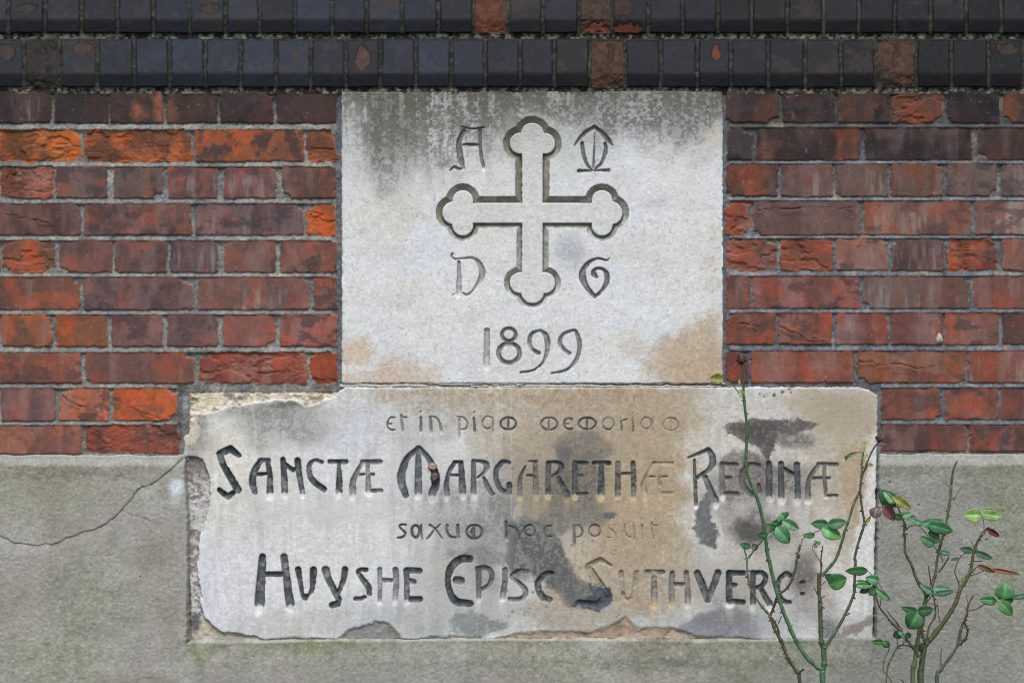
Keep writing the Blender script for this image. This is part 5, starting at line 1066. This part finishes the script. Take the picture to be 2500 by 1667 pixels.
lf(WE,(535,1130),(425,1075),78,D1,r2,.225); lf(WE,(530,1105),(655,1060),95,(96,150,108),r2,.23); lf(WE,(640,1090),(715,1140),44,(104,92,72),r2,.22)
lf(WE,(800,1195),(630,1128),62,(104,156,120),r2,.235,fold=.4); lf(WE,(785,1195),(1078,1160),112,D3,r2,.232); lf(WE,(865,1205),(1190,1290),140,D2,r2,.24,curl=.2); lf(WE,(860,1215),(1010,1300),70,(92,136,108),r2,.228,fold=.4)
lf(WE,(905,1395),(1035,1400),78,D3,r2,.225); lf(WE,(870,1300),(1020,1370),90,D3,r2,.223); lf(WE,(955,1465),(768,1360),118,(74,126,88),r2,.235,curl=.2)
lf(WE,(1552,1090),(1332,1085),158,(150,190,112),r2,.24,label='light green leaf',curl=.2); lf(WE,(1556,1065),(1818,1112),112,(146,188,108),r2,.24,label='light green leaf'); lf(WE,(1558,1015),(1772,1018),22,(150,182,96),r2,.245,fold=.9)
lf(WE,(1620,1262),(1780,1352),66,(126,38,60),r2,.22,fold=.6,serr=.3,label='crimson unopened leaf bud',name='bud'); lf(WE,(1598,1272),(1660,1238),34,(110,50,60),r2,.21,fold=.6,serr=.2)
lf(WE,(1545,1320),(1600,1310),40,(120,116,66),r2,.205,serr=.7)
lf(WF,(1180,190),(1043,165),66,(72,114,100),r2,.21,fold=.4); lf(WF,(1195,200),(1385,272),60,(80,118,104),r2,.2,fold=.5); lf(WF,(1038,265),(948,285),26,(70,92,78),r2,.2,fold=.3)
lf(WF,(1115,450),(1050,512),38,(130,136,66),r2,.2,serr=.9); lf(WF,(1222,340),(1412,412),48,(128,82,48),r2,.21,fold=.5,label='curled rust brown dead leaf',edge=(120,62,40)); lf(WF,(1365,378),(1670,436),36,(138,74,46),r2,.215,fold=.6,curl=.05,label='long rust brown dead leaf',serr=.2)
lf(WF,(1500,700),(1515,520),182,(86,150,98),r2,.23,curl=.2); lf(WF,(1425,712),(1245,698),84,(72,126,88),r2,.22); lf(WF,(1460,715),(1590,862),112,(80,140,78),r2,.235,curl=.2); lf(WF,(1590,680),(1790,640),52,(86,128,108),r2,.22); lf(WF,(1500,705),(1604,700),66,(46,84,56),r2,.225)
lf(WF,(1430,690),(1520,740),50,(96,138,64),r2,.228)
lf(WF,(775,640),(622,540),64,(92,136,116),r2,.22,fold=.35); lf(WF,(768,580),(945,590),80,(92,136,110),r2,.22); lf(WF,(775,640),(988,608),58,(78,122,96),r2,.228)
lf(WF,(592,825),(432,780),70,(60,106,66),r2,.23); lf(WF,(565,830),(560,770),50,(58,104,66),r2,.228); lf(WF,(598,822),(768,798),98,(54,100,60),r2,.23); lf(WF,(605,835),(508,1005),180,(56,106,62),r2,.24,curl=.25)
lf(WF,(835,200),(942,222),54,(92,138,118),r2,.21); lf(WF,(835,235),(800,190),38,(104,146,122),r2,.208)
lf(WF,(418,1040),(348,1085),86,D1,r2,.22); lf(WF,(400,1030),(470,1100),40,(84,134,96),r2,.224); lf(WF,(470,1060),(535,1080),56,(64,110,76),r2,.216)
lf(WF,(245,1140),(122,1135),56,(66,120,62),r2,.21,fold=.4); lf(WF,(240,1130),(305,1195),70,(62,110,64),r2,.212,curl=.3); lf(WF,(625,1245),(645,1140),40,(46,88,50),r2,.205,fold=.5)
lf(WC,(1932,135),(1640,138),100,(62,118,72),r2,.25,curl=.1); lf(WF,(205,505),(55,470),92,(84,142,98),r2,.25,curl=.2); lf(WF,(115,545),(-38,500),50,(78,126,92),r2,.245,fold=.4)
lf(WF,(110,550),(-60,550),64,(86,140,92),r2,.25); lf(WF,(100,570),(-5,625),62,(40,78,50),r2,.24); lf(WF,(185,560),(92,650),92,(80,140,92),r2,.245); lf(WF,(170,590),(318,712),64,(96,150,100),r2,.25,fold=.5)

# ------------------------------------------------------------------ two snails in the carved M
def snail(px, py, r, h, c0, c1, label, ang):
    """coiled shell: tube growing along a flat spiral, last whorl largest"""
    n, K = 64, 12; V = []; Q = []; Cc = []
    o = np.array(((px - CX) * S, -h, ZC + (CY - py) * S))
    for i in range(n):
        t = i / (n - 1); a = ang + t * 2 * math.pi * 2.4; g_ = math.exp(1.9 * (t - 1)); R_ = r * S * .55 * g_; tr = r * S * .62 * g_
        c = o + np.array((math.cos(a) * R_, -(1 - g_) * r * S * .55, math.sin(a) * R_)); out = np.array((math.cos(a), 0, math.sin(a)))
        for k in range(K):
            q = 2 * math.pi * k / K; V.append(c + (out * math.cos(q) + np.array((0, -1, 0)) * math.sin(q)) * tr * (1 if i > 0 else .2))
            cc = np.array(c0) + (np.array(c1) - np.array(c0)) * (.5 + .5 * math.sin(q * 2 + .8)) ** 2; Cc.append(cc * (1 + .08 * math.sin(i * 1.7)))
    for i in range(n - 1):
        for k in range(K): Q.append((i * K + k, (i + 1) * K + k, (i + 1) * K + (k + 1) % K, i * K + (k + 1) % K))
    V.append(o + np.array((math.cos(a) * R_, 0, math.sin(a) * R_))); Cc.append(np.array(c1) * .6)
    T = [((n - 1) * K + k, (n - 1) * K + (k + 1) % K, len(V) - 1) for k in range(K)]
    s = make_mixed('snail', V, Q, T, lin(np.array(Cc)), M_shell, None); tag(s, label, 'snail', 'snails sheltering in the carved M')
M_shell = mat('snail_shell', 900, .12, .4, .1, .0004, grain2=300, amt2=.12, spec=.5)
snail(1057.5, 1140, 12.5, .0002, (160, 132, 114), (124, 98, 82), 'pale pinkish brown snail shell, the upper one stuck in the large carved M', 1.0)
snail(1063, 1163, 13.5, .0002, (92, 76, 76), (54, 42, 42), 'dark purplish brown snail shell, the lower one stuck in the large carved M', 2.4)
# ------------------------------------------------------------------ a dry twig caught in the joint at the left
tw = tube([(14, 440, .004, 1.6, (70, 52, 46)), (20, 424, .007, 2.2, (74, 56, 48)), (29, 412, .008, 2.2, (80, 62, 52)), (32, 408, .004, 2.6, (80, 62, 52))], 'twig', None, 0, 0)
tag(tw, 'tiny dark dry twig poking out of a mortar joint near the left edge', 'twig')
